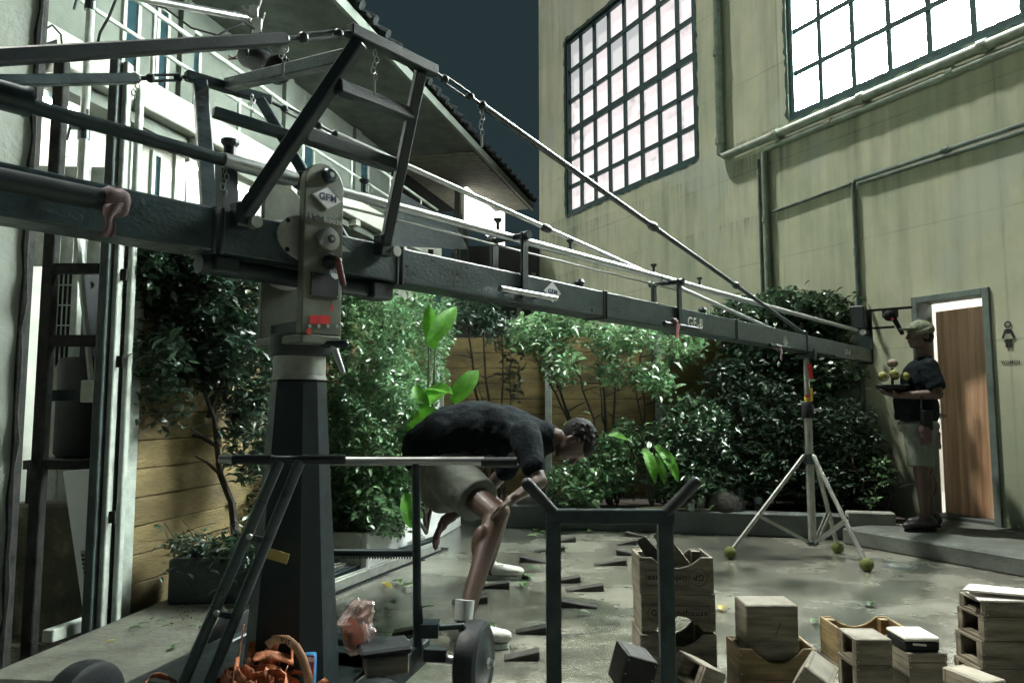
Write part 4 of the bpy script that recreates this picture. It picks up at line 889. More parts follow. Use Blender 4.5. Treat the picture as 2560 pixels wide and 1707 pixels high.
# badges and stickers
fo_ = .0535
bc = A(pc+.008, zP(493), fo_); dw, dh = pr*.80, pr*.54
r_, u_ = BE_, ZU
def diamond(c, w, h, m, par, name, lift=0.): return MB().prism([c+r_*w+nd*lift, c+u_*h+nd*lift, c-r_*w+nd*lift, c-u_*h+nd*lift], nd*.0012).build(name, m, par)
bd_ = diamond(bc, dw, dh, plate_w, crane, 'maker_badge')
mb = MB()
for a, b in ((V((1, 0)), V((0, 1))), (V((0, 1)), V((-1, 0))), (V((-1, 0)), V((0, -1))), (V((0, -1)), V((1, 0)))):
    mb.bar(bc+r_*a.x*dw*.95+u_*a.y*dh*.95+nd*.0016, bc+r_*b.x*dw*.95+u_*b.y*dh*.95+nd*.0016, .0012, .0012, nd)
mb.build('badge_border', ink_black, bd_)
text('GFM', .031, bc+nd*.0016, r_, u_, ink_blue, bd_, bold=.0004)
text('Light', .026, A(pc-.005, zP(548), fo_), r_, u_, ink_black, crane, align='RIGHT', bold=.0); text('house', .026, A(pc-.003, zP(549), fo_), r_, u_, ink_grey, crane, align='LEFT', bold=.0002)
tv = A(pc+pr*.62, zP(680), fo_); MB().lathe(tv, nd, [(0, .026), (.001, .026)], 28).build('test_sticker', blue_m, crane)
MB().lathe(tv+nd*.0012+u_*.003, nd, [(0, .021), (.0008, .021)], 8).build('test_sticker_centre', plate_w, crane); text('TÜV', .017, tv+nd*.0024+u_*.006, r_, u_, ink_black, crane)
mb = MB(); s0, z0 = onb(777, 738, fo_); s1, z1 = onb(846, 690, fo_); c = A((s0+s1)/2, (z0+z1)/2, fo_); mb.box(c, (s1-s0, .003, abs(z1-z0)), (r_, nd, u_)); npt = mb.build('rating_plate', black_matt, crane)
for a in (-1, 1):
    for b in (-1, 1): MB().lathe(c+r_*a*(s1-s0)*.46+u_*b*abs(z1-z0)*.42+nd*.0015, nd, [(0, .002), (.0015, .0015)], 8).build('rivet', steel, npt)
for k, tx in enumerate(('. .... ..', '... ....', '.. .....')): pass
def tape(u, v, w, h, rot, m, name='tape'):
    s, z = onb(u, v, fo_); rr = (r_*math.cos(rot)+u_*math.sin(rot)); uu = rr.cross(nd)*-1; MB().box(A(s, z, fo_), (w, .001, h), (rr, nd, uu)).build(name, m, crane)
tape(800, 799, .072, .026, .08, red_tape)
s, z = onb(829, 765, fo_); MB().prism([A(s-.006, z-.014, fo_), A(s+.006, z-.014, fo_), A(s, z+.014, fo_)], nd*.001).build('arrow_mark', red_tape, crane)
tape(772, 828, .014, .018, 0, red_tape)
for k in range(4): MB().lathe(A(onb(774+22.8*k, 815, fo_)[0], onb(774+22.8*k, 815, fo_)[1], fo_-.001), nd, [(0, .0065), (.002, .006)], 12).build('plate_screw', steel, crane)
# markings on the arm
def onarm(u, v): s, z = onb(u, v, .0025); return A(s, z, .0025)
b2 = diamond(onarm(1381, 730), .062, .046, plate_w, crane, 'maker_badge'); text('GFM', .032, onarm(1381, 730)+nd*.0016, r_, u_, ink_blue, b2, bold=.0004)
diamond(onarm(1963, 856), .05, .05, alu, crane, 'maker_badge')
text('GF-8', .085, onarm(1738, 809), r_, u_, ink_white, crane, bold=.0005); text('GF-A', .07, onarm(2119, 881), r_, u_, ink_white, crane, bold=.0005)
# ---- end bracket at the far tip
mb = MB(); se = su(2172); abox(mb, se, se+.02, BB-.02, RZ+.22, -.13, .01); eb = mb.build('end_bracket', dark_metal, crane, bevel=.003)
mb = MB(); abox(mb, se+.021, se+.03, BB-.01, RZ+.2, -.11, -.02); mb.build('bracket_plate', alu, eb)
mb = MB(); abox(mb, se-.14, se-.012, RZ+.03, RZ+.25, -.14, -.02); mb.build('end_box', black_paint, crane, bevel=.01)
mb = MB(); abox(mb, se+.0, se+.03, RZ+.20, RZ+.222, -.1, .36); abox(mb, se+.0, se+.03, RZ+.03, RZ+.05, .01, .2); mb.ball(A(se+.02, RZ+.15, .17), (.07, .05, .055)); mb.box(A(se+.02, RZ+.17, .17), (.05, .13, .07), AX); mb.caps(A(se+.02, RZ+.12, .20), A(se+.03, RZ-.02, .26), .024, .02); mb.build('remote_mount', black_matt, crane)
MB().box(A(se-.04, RZ+.11, .20), (.016, .02, .02), AX).build('red_clip', red_tape, crane)
MB().lathe(A(se-.09, RZ, RO), BE_, [(0, .03), (.06, .034), (.09, .03)], 14).build('rod_end', steel, crane, smooth=True)
# ---- column
cc = A(onb(757, 600, -.1)[0], 0, -.1)
CX, CY = cc.x, cc.y
ra = math.radians(40); ca = [V((math.cos(ra+k*math.pi/2), math.sin(ra+k*math.pi/2), 0)) for k in range(4)]
def zcol(v): return at(757, v, CY).z
def half(u0, u1, v): return (at(u1, v, CY).x-at(u0, v, CY).x)/2
zt, zb = zcol(950), .26
def ring8(hw, z, ch=.22):
    pts = []
    for k in range(4):
        a, b = ca[k], ca[(k+1) % 4]
        pts += [V((CX, CY, z))+(a*(1-ch)+b*ch)*hw*1.25, V((CX, CY, z))+(a*ch+b*(1-ch))*hw*1.25]
    return pts
h1, h0 = half(690, 821, 965), half(632, 868, 1640)
mb = MB(); mb.add(ring8(h0, zb)+ring8(h1, zt), [tuple(range(8))[::-1], tuple(range(8, 16))]+[(k, (k+1) % 8, 8+(k+1) % 8, 8+k) for k in range(8)]); col = mb.build('column', black_paint, crane, bevel=.006)
MB().lathe((CX, CY, zt), (0, 0, 1), [(0, h1*1.02), (.012, h1*1.0), (.013, h1*.98), (zcol(892)-zt, h1*.98), (zcol(890)-zt, h1*.9)], 32).build('column_collar', alu, crane, smooth=True)
MB().lathe((CX, CY, zcol(890)), (0, 0, 1), [(0, h1*1.12), (.01, h1*1.16), (zcol(845)-zcol(890), h1*1.16), (zcol(838)-zcol(890), h1*1.0), (pzb-.03-zcol(890), h1*1.0)], 32).build('turntable', black_paint, crane, smooth=True)
q = at(812, 862, CY-h1); kn = MB(); kn.caps(q+V((0, -.01, 0)), q+V((.07, -.03, .0)), .012, .012); kn.build('lock_knob', dark_metal, crane, smooth=True)
lv = MB(); q2 = at(835, 868, CY-.1); lv.caps(q2, at(857, 930, CY-.1), .011, .008); lv.ball(q2, .014); lv.build('lock_lever', steel, crane, smooth=True)
MB().lathe((CX, CY, zb-.06), (0, 0, 1), [(0, h0*1.5), (.03, h0*1.5), (.035, h0*1.3), (.06, h0*1.3)], 28).build('column_foot', dark_metal, crane, smooth=True)
MB().box(at(690, 1388, CY-.165), (.075, .002, .03), (V((.96, 0, -.28)), V((0, 1, 0)), V((.28, 0, .96)))).build('masking_tape', mat('masking_tape', (.42, .31, .10), .7), crane)
# ---- dolly chassis and wheels
DA, DF = V((.97, -.25, 0)).normalized(), V((.25, .97, 0)).normalized(); DC = V((CX-.05, CY+.30, 0)); DX = (DA, DF, ZU)
DC = V((-.79, 2.72, 0))
def D(a, f, z): return DC+DA*a+DF*f+ZU*z
ch = MB()
for a in (-.36, .36): ch.bar(D(a, -.42, .19), D(a, .36, .19), .07, .09)
for f in (-.38, .30): ch.bar(D(-.325, f, .19), D(.325, f, .19), .07, .085)
ch.build('chassis', black_paint, crane, bevel=.006)
MB().bar(D(-.32, -.12, .235), D(.32, -.12, .235), .42, .014).build('deck', dark_metal, crane, bevel=.003)
MB().bar(D(.0, .06, .235), D(.32, .06, .235), .2, .014).build('deck', dark_metal, crane, bevel=.003)
wheels = [at(212, 1636, 2.47), at(595, 1502, 3.10), at(1186, 1524, 2.93), at(938, 1688, 2.30)]
for i, w in enumerate(wheels):
    c = V((w.x, w.y, .155)); ax = DA if i in (2, 3) else -DA
    wh = MB().lathe(c-ax*.045, ax, [(0, .07), (.0, .13), (.01, .148), (.03, .153), (.06, .153), (.08, .148), (.09, .13), (.086, .118), (.086, .1)], 44).build('wheel', rubber, crane, smooth=True)
    MB().lathe(c-ax*.04, ax, [(0, .1), (.078, .118), (.08, .112), (.083, .06), (.09, .05), (.093, .03)], 36).build('rim', black_paint, wh, smooth=True)
    MB().lathe(c+ax*.05, ax, [(0, .022), (.008, .022), (.014, .014), (.03, .012)], 6).build('axle_nut', steel, wh)
    MB().tube(c-ax*.05, c-ax*.2, .02).build('axle', steel, wh, smooth=True)
    MB().bar(c-ax*.12+ZU*.02, D(.36*(1 if i in (2, 3) else -1), (.3 if i in (1, 2) else -.38), .19), .06, .05).build('wheel_arm', black_paint, crane, bevel=.004)
# ---- push bars
def pb(u, v, Y): return at(u, v, Y)
Yf = 2.12
z0 = at(700, 1148, Yf).z
def hbar(u0, u1, Y, v, r, m, nm, par=None): return MB().tube(at(u0, v, Y), at(u1, v, Y), r, seg=16).build(nm, m, par or crane, smooth=True)
hb = hbar(580, 862, Yf, 1148, .0115, dark_metal, 'push_bar'); hbar(549, 585, Yf, 1148, .0125, steel, 'bar_end', hb); hbar(583, 680, Yf, 1148, .014, rubber, 'grip', hb); hbar(758, 862, Yf, 1148, .0135, rubber, 'grip', hb)
for (ut, ub) in ((699, 457), (751, 522)): MB().tube(at(ut, 1150, Yf), at(ub, 1707, Yf)+(at(ub, 1707, Yf)-at(ut, 1150, Yf))*.2, .0155, seg=14).build('push_bar_leg', beam_paint, hb, smooth=True)
for v in (1340, 1530):
    t = (v-1148)/(1707-1148); a, b = at(699+(457-699)*t, v, Yf), at(751+(522-751)*t, v+12, Yf); MB().bar(a, b, .02, .016).build('leg_spacer', dark_metal, hb, bevel=.004); MB().ball(a.lerp(b, .2)+V((0, -.012, .004)), .009).build('bolt', steel, hb, smooth=True)
MB().bar(at(470, 1707, Yf)-ZU*.06, D(-.36, -.42, .2), .06, .05).build('bar_mount', black_paint, crane, bevel=.004)
Yb = 2.86
h2 = hbar(700, 1210, Yb, 1152, .0165, steel, 'push_bar'); hbar(1203, 1292, Yb, 1155, .0195, rubber, 'grip', h2)
p_t, p_b = at(1040, 1158, Yb), at(1044, 1640, Yb); p_b.z = max(p_b.z, .2)
MB().tube(p_t, p_b, .0165, seg=14).build('push_bar_leg', dark_metal, h2, smooth=True)
MB().tube(at(700, 1380, Yb), at(1032, 1381, Yb), .014, seg=12).build('rack_bar', dark_metal, h2, smooth=True)
mb = MB()
for k in range(26): q = at(858+6.7*k, 1391, Yb); mb.prism([q-V((.004, .006, 0)), q+V((.004, -.006, 0)), q+V((0, -.006, -.009))], V((0, .012, 0)))
mb.build('rack_teeth', dark_metal, h2)
MB().bar(p_b, D(.3, .26, .2), .06, .06).build('bar_mount', black_paint, crane, bevel=.004)
mb = MB(); c = at(1075, 1570, 2.88); mb.box(c, (.07, .09, .05)); mb.caps(c+V((-.03, -.03, .03)), at(1052, 1515, 2.86), .009, .006, 8); mb.tube(c, c+V((.13, 0, .01)), .012); mb.build('wheel_brake', dark_metal, crane, bevel=.003)
# square push frame at the front right with flared grips
Yr = 2.42
def vert(u, w):
    t, b = at(u, 1300, Yr), at(u, 1707, Yr); b.z = .1; MB().box(((t.x+b.x)/2, Yr, (t.z+b.z)/2), (w, .04, t.z-b.z)).build('frame_post', dark_metal, crane, bevel=.003)
vert(1384, .047); vert(1666, .047)
a, b = at(1384, 1290, Yr), at(1666, 1290, Yr); MB().box(((a.x+b.x)/2, Yr, a.z), (b.x-a.x+.047, .04, .045)).build('frame_bar', dark_metal, crane, bevel=.003)
MB().caps(at(1392, 1290, Yr), at(1318, 1208, Yr-.03), .019, .019, 14).build('frame_grip', rubber, crane, smooth=True); MB().caps(at(1658, 1290, Yr), at(1738, 1206, Yr-.03), .019, .019, 14).build('frame_grip', rubber, crane, smooth=True)
a, b = at(1384, 1697, Yr), at(1290, 1697, Yr); MB().bar(V((b.x+.6, Yr, .13)), V((wheels[3].x+.03, Yr+.02, .13)), .05, .05).build('frame_base', black_paint, crane, bevel=.004)
# grip-cloth on the arm
rag = thing('rag', A(su(270), z2, .075), 'mauve rag knotted round the side handle at the left of the crane arm', 'rag')
ss, zz = onb(282, 514, .075)
mb = MB(); mb.lathe(A(ss-.026, z2, .075), BE_, [(0, .03), (.012, .037), (.028, .034), (.042, .037), (.056, .03)], 18); mb.build('knot', cloth_m, rag, smooth='all')
mb = MB(); N = 12; vs = []
edge_l = [(255, 510), (253, 530), (258, 548), (262, 562), (258, 578), (246, 592)]; edge_r = [(312, 505), (300, 530), (286, 545), (290, 560), (292, 580), (286, 596)]
for k in range(len(edge_l)):
    for t in range(6):
        u = edge_l[k][0]+(edge_r[k][0]-edge_l[k][0])*t/5; v = edge_l[k][1]+(edge_r[k][1]-edge_l[k][1])*t/5; o = .112-.004*k+.008*math.sin(t*2.2+k)
        s, z = onb(u, v, o); vs.append(A(s, z, o))
mb.add(vs, [(k*6+t, k*6+t+1, (k+1)*6+t+1, (k+1)*6+t) for k in range(len(edge_l)-1) for t in range(5)])
tl = mb.build('tail', cloth_m, rag, smooth='all'); so = tl.modifiers.new('solid', 'SOLIDIFY'); so.thickness = .004; sb = tl.modifiers.new('sub', 'SUBSURF'); sb.render_levels = 2
for u, v, nm in ((1685, 805, 'reddish'), (1945, 868, 'grey'),):
    s, z = onb(u, v, .05); rg = thing('rag', A(s, z, .05), f'small {nm} rag tied on a thin handle toward the crane arm\'s far end', 'rag')
    mb = MB(); mb.lathe(A(s-.025, z, .05), BE_, [(0, .015), (.015, .022), (.035, .022), (.05, .015)], 12); mb.build('knot', cloth_m, rg, smooth='all')
    mb = MB(); mb.prism([A(s-.02, z-.01, .07), A(s+.02, z-.01, .07), A(s, z-.09, .07), A(s-.03, z-.085, .07)], nd*.006); mb.build('tail', cloth_m if nm == 'grey' else mat('red_rag', (.3, .1, .1), .9), rg)
# ================================================================== THINGS ON THE YARD
# ---- tripod with tennis-ball feet under the far end of the arm
ft = [gnd(1817, 1404), gnd(2092, 1390), gnd(2166, 1437)]
tc_ = (ft[0]+ft[1]+ft[2])/3
tcol = A(su(2019), 0, -.06); tcx = V((at(2024, 1150, tcol.y).x, tcol.y, 0))
sh = tcx-tc_; ft = [f+sh*.4 for f in ft]
trip = thing('tripod', tcx, 'worn chrome tripod stand with tennis ball feet propping the far end of the crane arm', 'tripod')
zt_ = lambda v: at(2024, v, tcx.y).z
def tp(z): return V((tcx.x, tcx.y, z))
MB().tube(tp(zt_(1365)), tp(zt_(1040)), .030, seg=16).build('pole', chrome, trip, smooth=True)
MB().tube(tp(zt_(1045)), tp(BB-.02), .021, seg=14).build('riser', alu, trip, smooth=True)
MB().lathe(tp(zt_(1045)), ZU, [(0, .042), (.02, .046), (.10, .046), (.12, .036)], 18).build('clamp', black_matt, trip, smooth=True)
mb = MB(); mb.tube(tp(zt_(1026)), tp(zt_(1026))+V((.075, -.03, .005)), .011); mb.ball(tp(zt_(1026))+V((.08, -.03, .005)), .02); mb.build('clamp_knob', chrome, trip, smooth=True)
mb = MB(); mb.tube(tp(zt_(985)), tp(zt_(985))+V((.06, -.03, .01)), .008); mb.build('clamp_pin', chrome, trip)
MB().bar(tp(zt_(1002))+V((.024, -.022, 0)), tp(zt_(970))+V((.024, -.022, 0)), .018, .012, V((0, 1, 0))).build('yellow_tape', yellow_tape, trip)
MB().lathe(tp(zt_(1003)), ZU, [(0, .024), (.035, .024)], 14).build('yellow_tape', yellow_tape, trip); MB().box(tp(zt_(990))+V((-.012, -.026, 0)), (.026, .004, .022)).build('red_tape', red_tape, trip)
mb = MB(); mb.prism([tp(zt_(912))+V((-.005, -.027, 0)), tp(zt_(912))+V((.03, -.027, .01)), tp(zt_(945))+V((.038, -.03, 0)), tp(zt_(945))+V((.012, -.03, -.005))], V((0, -.003, 0))); mb.build('red_tape', red_tape, trip)
mb = MB(); mb.box(tp(BB-.035), (.12, .12, .03), AX); mb.box(tp(BB-.02)+BNN*.07, (.06, .012, .09), AX); mb.build('saddle', black_paint, trip, bevel=.003)
top = tp(zt_(1140)); MB().lathe(top-ZU*.06, ZU, [(0, .036), (.012, .045), (.075, .045), (.08, .035)], 18).build('collar', dark_metal, trip, smooth=True)
bot = tp(zt_(1352)); MB().lathe(bot-ZU*.03, ZU, [(0, .034), (.012, .048), (.03, .048), (.04, .034)], 18).build('spider', dark_metal, trip, smooth=True)
balls = []
for f in ft:
    d = (f-tcx); d.z = 0; dn = d.normalized(); e = V((f.x, f.y, .045)); a = top+dn*.05
    lg = MB().caps(a, e, .0165, .0165, 12).build('leg', chrome, trip, smooth=True)
    m = a.lerp(e, .62); mb = MB(); sd = dn.cross(ZU)*.016; mb.bar(m+sd, bot+dn*.045+sd, .006, .022); mb.bar(m-sd, bot+dn*.045-sd, .006, .022); mb.tube(m-sd*1.4, m+sd*1.4, .01); mb.build('spreader', chrome, trip)
    MB().ball(V((f.x, f.y, .045)), .046, 16, 12).build('tennis_ball', ball_m, lg, smooth='all')
# ---- wooden wedges scattered over the yard: (thick end, tip) in photo pixels
wl = [((1512, 1321), (1451, 1321)), ((1565, 1339), (1619, 1344)), ((1439, 1354), (1390, 1354)), ((1638, 1329), (1600, 1329)), ((1412, 1378), (1336, 1378)), ((1301, 1403), (1368, 1408)), ((1540, 1386), (1610, 1389)),
      ((1565, 1411), (1485, 1412)), ((1236, 1441), (1320, 1446)), ((1450, 1454), (1368, 1456)), ((1274, 1468), (1190, 1467)), ((1508, 1475), (1414, 1476)), ((1219, 1505), (1130, 1506)), ((1385, 1513), (1493, 1520)),
      ((1070, 1581), (982, 1581)), ((1380, 1580), (1289, 1580)), ((1348, 1645), (1260, 1646)), ((1590, 1360), (1550, 1360))]
WLBL = ['dark wooden wedge farthest back near the kerb', 'dark wooden wedge behind the crate stack with loose boards', 'dark wooden wedge just right of the left frame post, among green leaves', 'dark wooden wedge half hidden by the right frame post near the kerb', 'brownish wooden wedge lying right of the white trainer', 'dark wooden wedge between the white trainer and the left frame post', 'dark wooden wedge left of the crate with loose boards', 'long thin dark wedge midway between the two frame posts',
        'dark wooden wedge in front of the white trainer, tip pointing right', 'dark wooden wedge touching the left frame post in view', 'dark wooden wedge right of the bent shin, tip pointing left', 'long dark wedge centred between the frame posts, tip pointing left', 'dark wooden wedge just behind the dolly wheel beside the shin', 'long dark wedge right of the left frame post, tip pointing right',
        'dark wedge behind the thin push bar leg', 'dark wedge right behind the left frame post, near the wheel', 'large wet wedge right beside the dolly wheel', 'pale wedge tip peeping out left of the crate stack']
def wedge_mesh():
    mb = MB(); l, w, h = .21, .07, .04
    mb.add([(0, -w/2, 0), (0, w/2, 0), (0, w/2, h), (0, -w/2, h), (l, -w/2, 0), (l, w/2, 0), (l, w/2, .006), (l, -w/2, .006)], [(0, 1, 2, 3), (4, 7, 6, 5), (0, 4, 5, 1), (3, 2, 6, 7), (0, 3, 7, 4), (1, 5, 6, 2)])
    me = bpy.data.meshes.new('wedge'); me.from_pydata(mb.v, [], mb.f); me.materials.append(dark_wood); return me
wm = wedge_mesh()
for i, (a, b) in enumerate(wl):
    p, q = gnd(*a), gnd(*b); o = bpy.data.objects.new('wooden_wedge', wm); COL.objects.link(o); o.location = p+V((0, 0, .001)); d = q-p
    o.rotation_euler = (0, 0, math.atan2(d.y*.6, d.x)); o.scale = (max(.75, min(1.25, d.length/.21)), 1, 1)
    bv = o.modifiers.new('bevel', 'BEVEL'); bv.width = .003; bv.segments = 1
    tag(o, WLBL[i], 'wedge', 'wooden wedges scattered on the yard')
# ---- bundle of dolly track rails along the planter
ra_, rb_ = gnd(858, 1478), gnd(1120, 1372); rd = (rb_-ra_).normalized(); rs = V((rd.y, -rd.x, 0)); ra2 = ra_-rd*.9
tr = thing('track_rails', ra2, 'bundle of grey dolly track rails lying along the whitish planter', 'track')
for k in range(4):
    o = -rs*(.03+.07*k); z = .045+.02*k; e = rd*(.0 if k % 2 else -.12)
    mb = MB(); mb.bar(ra2+o+ZU*z, rb_+o+e+ZU*z, .055, .06); mb.bar(ra2+o+ZU*(z+.034), rb_+o+e+ZU*(z+.034), .02, .012); mb.build('rail', alu if k != 1 else dark_metal, tr, bevel=.004)
MB().bar(ra2-rs*.13+ZU*.006, rb_-rs*.13+ZU*.006, .27, .01).build('base_board', black_matt, tr)
# ---- plywood crates
def crate(loc, s, rz, label, m=None, cut='front', group='plywood crates and boxes', hole=False, lid=True, th=.014, cat='crate', dip=.45, grip=False, flip=False):
    """s = (width, depth, height). cut: open top with a dipped front and back; hole: a hand slot / open end on its left side"""
    m = m or crate_w; w, d, h = s; c = thing('crate', loc, label, cat, group, 0.)
    X, Y_, Z_ = V((1, 0, 0)), V((0, 1, 0)), V((0, 0, 1)); L0 = V(loc)
    def pr(pts, off, nm): return MB().prism([L0+V(p) for p in pts], V(off)).build(nm, m, c, bevel=.003)
    if cut:
        prof = [(-w/2, 0), (w/2, 0), (w/2, h), (w*.33, h)]+[(w*.33-(w*.66)*k/8, h-h*dip*math.sin(math.pi*k/8)**.8) for k in range(1, 8)]+[(-w*.33, h), (-w/2, h)]
        if flip: prof = [(a, h-b) for a, b in prof][::-1]
        pr([(a, -d/2, b) for a, b in prof], (0, th, 0), 'front_panel'); pr([(a, d/2-th, b) for a, b in prof], (0, th, 0), 'back_panel')
    else:
        pr([(-w/2, -d/2, 0), (w/2, -d/2, 0), (w/2, -d/2, h), (-w/2, -d/2, h)], (0, th, 0), 'front_panel'); pr([(-w/2, d/2-th, 0), (w/2, d/2-th, 0), (w/2, d/2-th, h), (-w/2, d/2-th, h)], (0, th, 0), 'back_panel')
    for sgn in (-1, 1):
        x = sgn*(w/2-th/2)
        if hole and (sgn == -1 or hole == 'both'):
            f = .16
            for nm, cz, hz, cy, ly in (('end_rail', h*.06, h*.12, 0, d-2*th), ('end_rail', h*.94, h*.12-.001, 0, d-2*th), ('end_stile', h/2, h*.76, -d/2+th+.01, .02), ('end_stile', h/2, h*.76, d/2-th-.01, .02)):
                MB().box(L0+V((x, cy, cz)), (th-.001, ly, hz)).build(nm, m, c, bevel=.002)
        else: MB().box(L0+V((x, 0, h*.5)), (th-.001, d-2*th, h-.002)).build('side_panel', m, c, bevel=.002)
        if cut and not flip:
            MB().box(L0+V((sgn*(w/2-th-.02), d/2-th-.02, h/2)), (.035, .035, h-.01)).build('corner_batten', m, c)
    for sx in (-1, 1):
        for fz in (.12, .5, .88):
            if cut and fz > .8 and flip is False and False: continue
            MB().tube(L0+V((sx*(w/2-.008), -d/2-.0012, h*fz)), L0+V((sx*(w/2-.008), -d/2+.001, h*fz)), .0026, seg=6).build('nail', ink_grey, c)
    zb = th/2 if not flip else h-th/2
    MB().box(L0+V((0, 0, zb)), (w-2*th, d-2*th, th)).build('base', m, c)
    if not cut and lid: MB().box(L0+V((0, 0, h-th/2)), (w-2*th, d-2*th, th-.001)).build('lid', m, c)
    c.rotation_euler = (0, 0, rz); return c
def frame_mark(par, loc, cx, cz, w, h, y, m=ink_black):
    mb = MB(); L0 = V(loc)
    for a, b, e, f in ((cx-w/2, cz-h/2, cx+w/2, cz-h/2), (cx-w/2, cz+h/2, cx+w/2, cz+h/2), (cx-w/2, cz-h/2, cx-w/2, cz+h/2), (cx+w/2, cz-h/2, cx+w/2, cz+h/2)):
        mb.bar(L0+V((a, y, b)), L0+V((e, y, f)), .0018, .0018)
    return mb.build('stamped_frame', m, par)
def circ_mark(par, loc, cx, cz, r, y):
    pts = [V(loc)+V((cx+r*math.cos(k*math.pi/14), y, cz+r*math.sin(k*math.pi/14))) for k in range(29)]; MB().path(pts, .0012, 4).build('stamped_ring', ink_black, par)
def ctext(s, size, loc, cx, cz, y, par, flip=False):
    r, u = (V((-1, 0, 0)), V((0, 0, -1))) if flip else (V((1, 0, 0)), V((0, 0, 1)))
    text(s, size, V(loc)+V((cx, y, cz)), r, u, ink_black, par, depth=.0006, bold=.0006)
# stack with loose boards, behind the right frame post
Ya = 3.05
ax0, ax1 = at(1600, 1500, Ya).x, at(1789, 1500, Ya).x; aw = ax1-ax0; axc = (ax0+ax1)/2; zA = [at(1690, v, Ya).z for v in (1393, 1485, 1584, 1703)]
dpt = .2; hA = zA[0]-zA[1]
lA = [(axc-.002, Ya+dpt/2, zA[1]), (axc+.004, Ya+dpt/2+.01, zA[1]-hA-.004), (axc, Ya+dpt/2, zA[1]-2*hA-.012), (axc, Ya+dpt/2+.01, 0)]
c1 = crate(lA[0], (aw*.985, dpt, hA), .0, 'open plywood crate with loose boards inside, topmost of the stack behind the right frame post', dip=.3)
c2 = crate(lA[1], (aw*.99, dpt, hA), .0, 'upside down plywood crate stamped lighthouse, second in the stack behind the right frame post', dip=.42, flip=True)
c3 = crate(lA[2], (aw*1.01, dpt, hA), .0, 'open plywood crate third in the stack behind the right frame post', dip=.35)
hb_ = max(.02, zA[1]-2*hA-.014)
c4 = crate(lA[3], (aw, dpt, hb_), .0, 'low closed crate at the foot of the stack behind the right frame post', cut=None)
yf = -dpt/2-.0012
frame_mark(c1, lA[0], -aw*.13, hA*.44, aw*.56, hA*.4, yf); ctext('lighthouse', .034, lA[0], -aw*.13, hA*.44, yf, c1, True); circ_mark(c1, lA[0], aw*.29, hA*.46, hA*.24, yf); ctext('GP', .034, lA[0], aw*.29, hA*.46, yf, c1, True)
frame_mark(c2, lA[1], aw*.13, hA*.5, aw*.56, hA*.4, yf); ctext('lighthouse', .034, lA[1], aw*.13, hA*.5, yf, c2); circ_mark(c2, lA[1], -aw*.29, hA*.5, hA*.24, yf); ctext('GP', .034, lA[1], -aw*.29, hA*.5, yf, c2)
circ_mark(c3, lA[2], aw*.24, hA*.28, hA*.22, yf); ctext('GP', .034, lA[2], aw*.24, hA*.3, yf, c3)
for i, (pts, lb) in enumerate(((((1590, 1352), (1612, 1340), (1715, 1432), (1655, 1440)), 'dark loose board leaning left out of the open crate'), (((1632, 1338), (1655, 1318), (1742, 1412), (1690, 1415)), 'pale loose board leaning behind the darker one in the open crate'))):
    Yp = Ya+.06+.06*i; P_ = [at(u, v, Yp) for u, v in pts]
    for p in P_[2:]: p.z -= .03
    tag(MB().prism(P_, V((.004, .014, 0))).build('loose_board', dark_wood if i == 0 else crate_w, None, loc=P_[3], bevel=.002), lb, 'board', 'loose boards in the crate')
# block standing in an open crate
Yb_ = 2.98
x0, x1 = at(1848, 1640, Yb_).x, at(2044, 1640, Yb_).x; w = x1-x0; xc = (x0+x1)/2; zt2 = at(1940, 1622, Yb_).z
lB = (xc, Yb_+.09, 0)
c5 = crate(lB, (w, .18, zt2), .0, 'open plywood crate stamped on its front, holding the tall plain block', m=crate_y, dip=.3)
frame_mark(c5, lB, -.005, zt2-.135, .1, .036, -.0912); ctext('lighthouse', .02, lB, -.005, zt2-.135, -.0912, c5, True)
x0, x1 = at(1866, 1560, Yb_+.02).x, at(1998, 1560, Yb_+.02).x; zt3 = at(1940, 1511, Yb_+.03).z; zb3 = zt2-.055
bl = thing('wooden_block', ((x0+x1)/2, Yb_+.1, zb3), 'tall plain wooden block with bright top standing in the open crate', 'block')
MB().box(((x0+x1)/2, Yb_+.1, (zt3+zb3)/2), (x1-x0, .15, zt3-zb3)).build('block', crate_w, bl, bevel=.005)
MB().tube(((x0+x1)/2+.01, Yb_+.024, zb3+.1), ((x0+x1)/2+.035, Yb_+.024, zb3+.15), .0012, seg=5).build('scratch', ink_black, bl)
# pair of small open-ended boxes, a dipped crate behind, and a box with a folder on it
Yc = 2.95
def xr_(u0, u1, Y, v=1640): return at(u0, v, Y).x, at(u1, v, Y).x
x0, x1 = xr_(2140, 2232, Yc); zc1 = at(2180, 1597, Yc).z; zc2 = at(2180, 1661, Yc).z
crate(((x0+x1)/2, Yc+.075, zc2), (x1-x0, .15, zc1-zc2-.001), .0, 'small open ended box with bright lid, upper of the pair right of the block', cut=None, hole=True)
crate(((x0+x1)/2-.004, Yc+.08, 0), (x1-x0, .16, zc2), .03, 'open ended box under the small bright lidded one', cut=None, hole=True)
x0, x1 = xr_(2098, 2276, Yc+.4); zc3 = at(2250, 1562, Yc+.45).z
crate(((x0+x1)/2, Yc+.5, 0), (x1-x0, .2, zc3), .0, 'yellowish dipped crate standing behind the two open ended boxes', m=crate_y, dip=.28)
x0, x1 = xr_(2274, 2371, Yc-.02); ze = at(2320, 1633, Yc-.02).z
crate(((x0+x1)/2, Yc+.07, 0), (x1-x0, .17, ze-.035), -.02, 'dark sided box carrying the cream covered folder', cut=None)
crate(((x0+x1)/2, Yc+.07, ze-.034), (x1-x0+.002, .17, .034), -.02, 'shallow tray on top of the dark sided box', cut=None)
fd = thing('folder', ((x0+x1)/2-.01, Yc+.07, ze+.001), 'cream covered black folder lying on the shallow tray', 'folder')
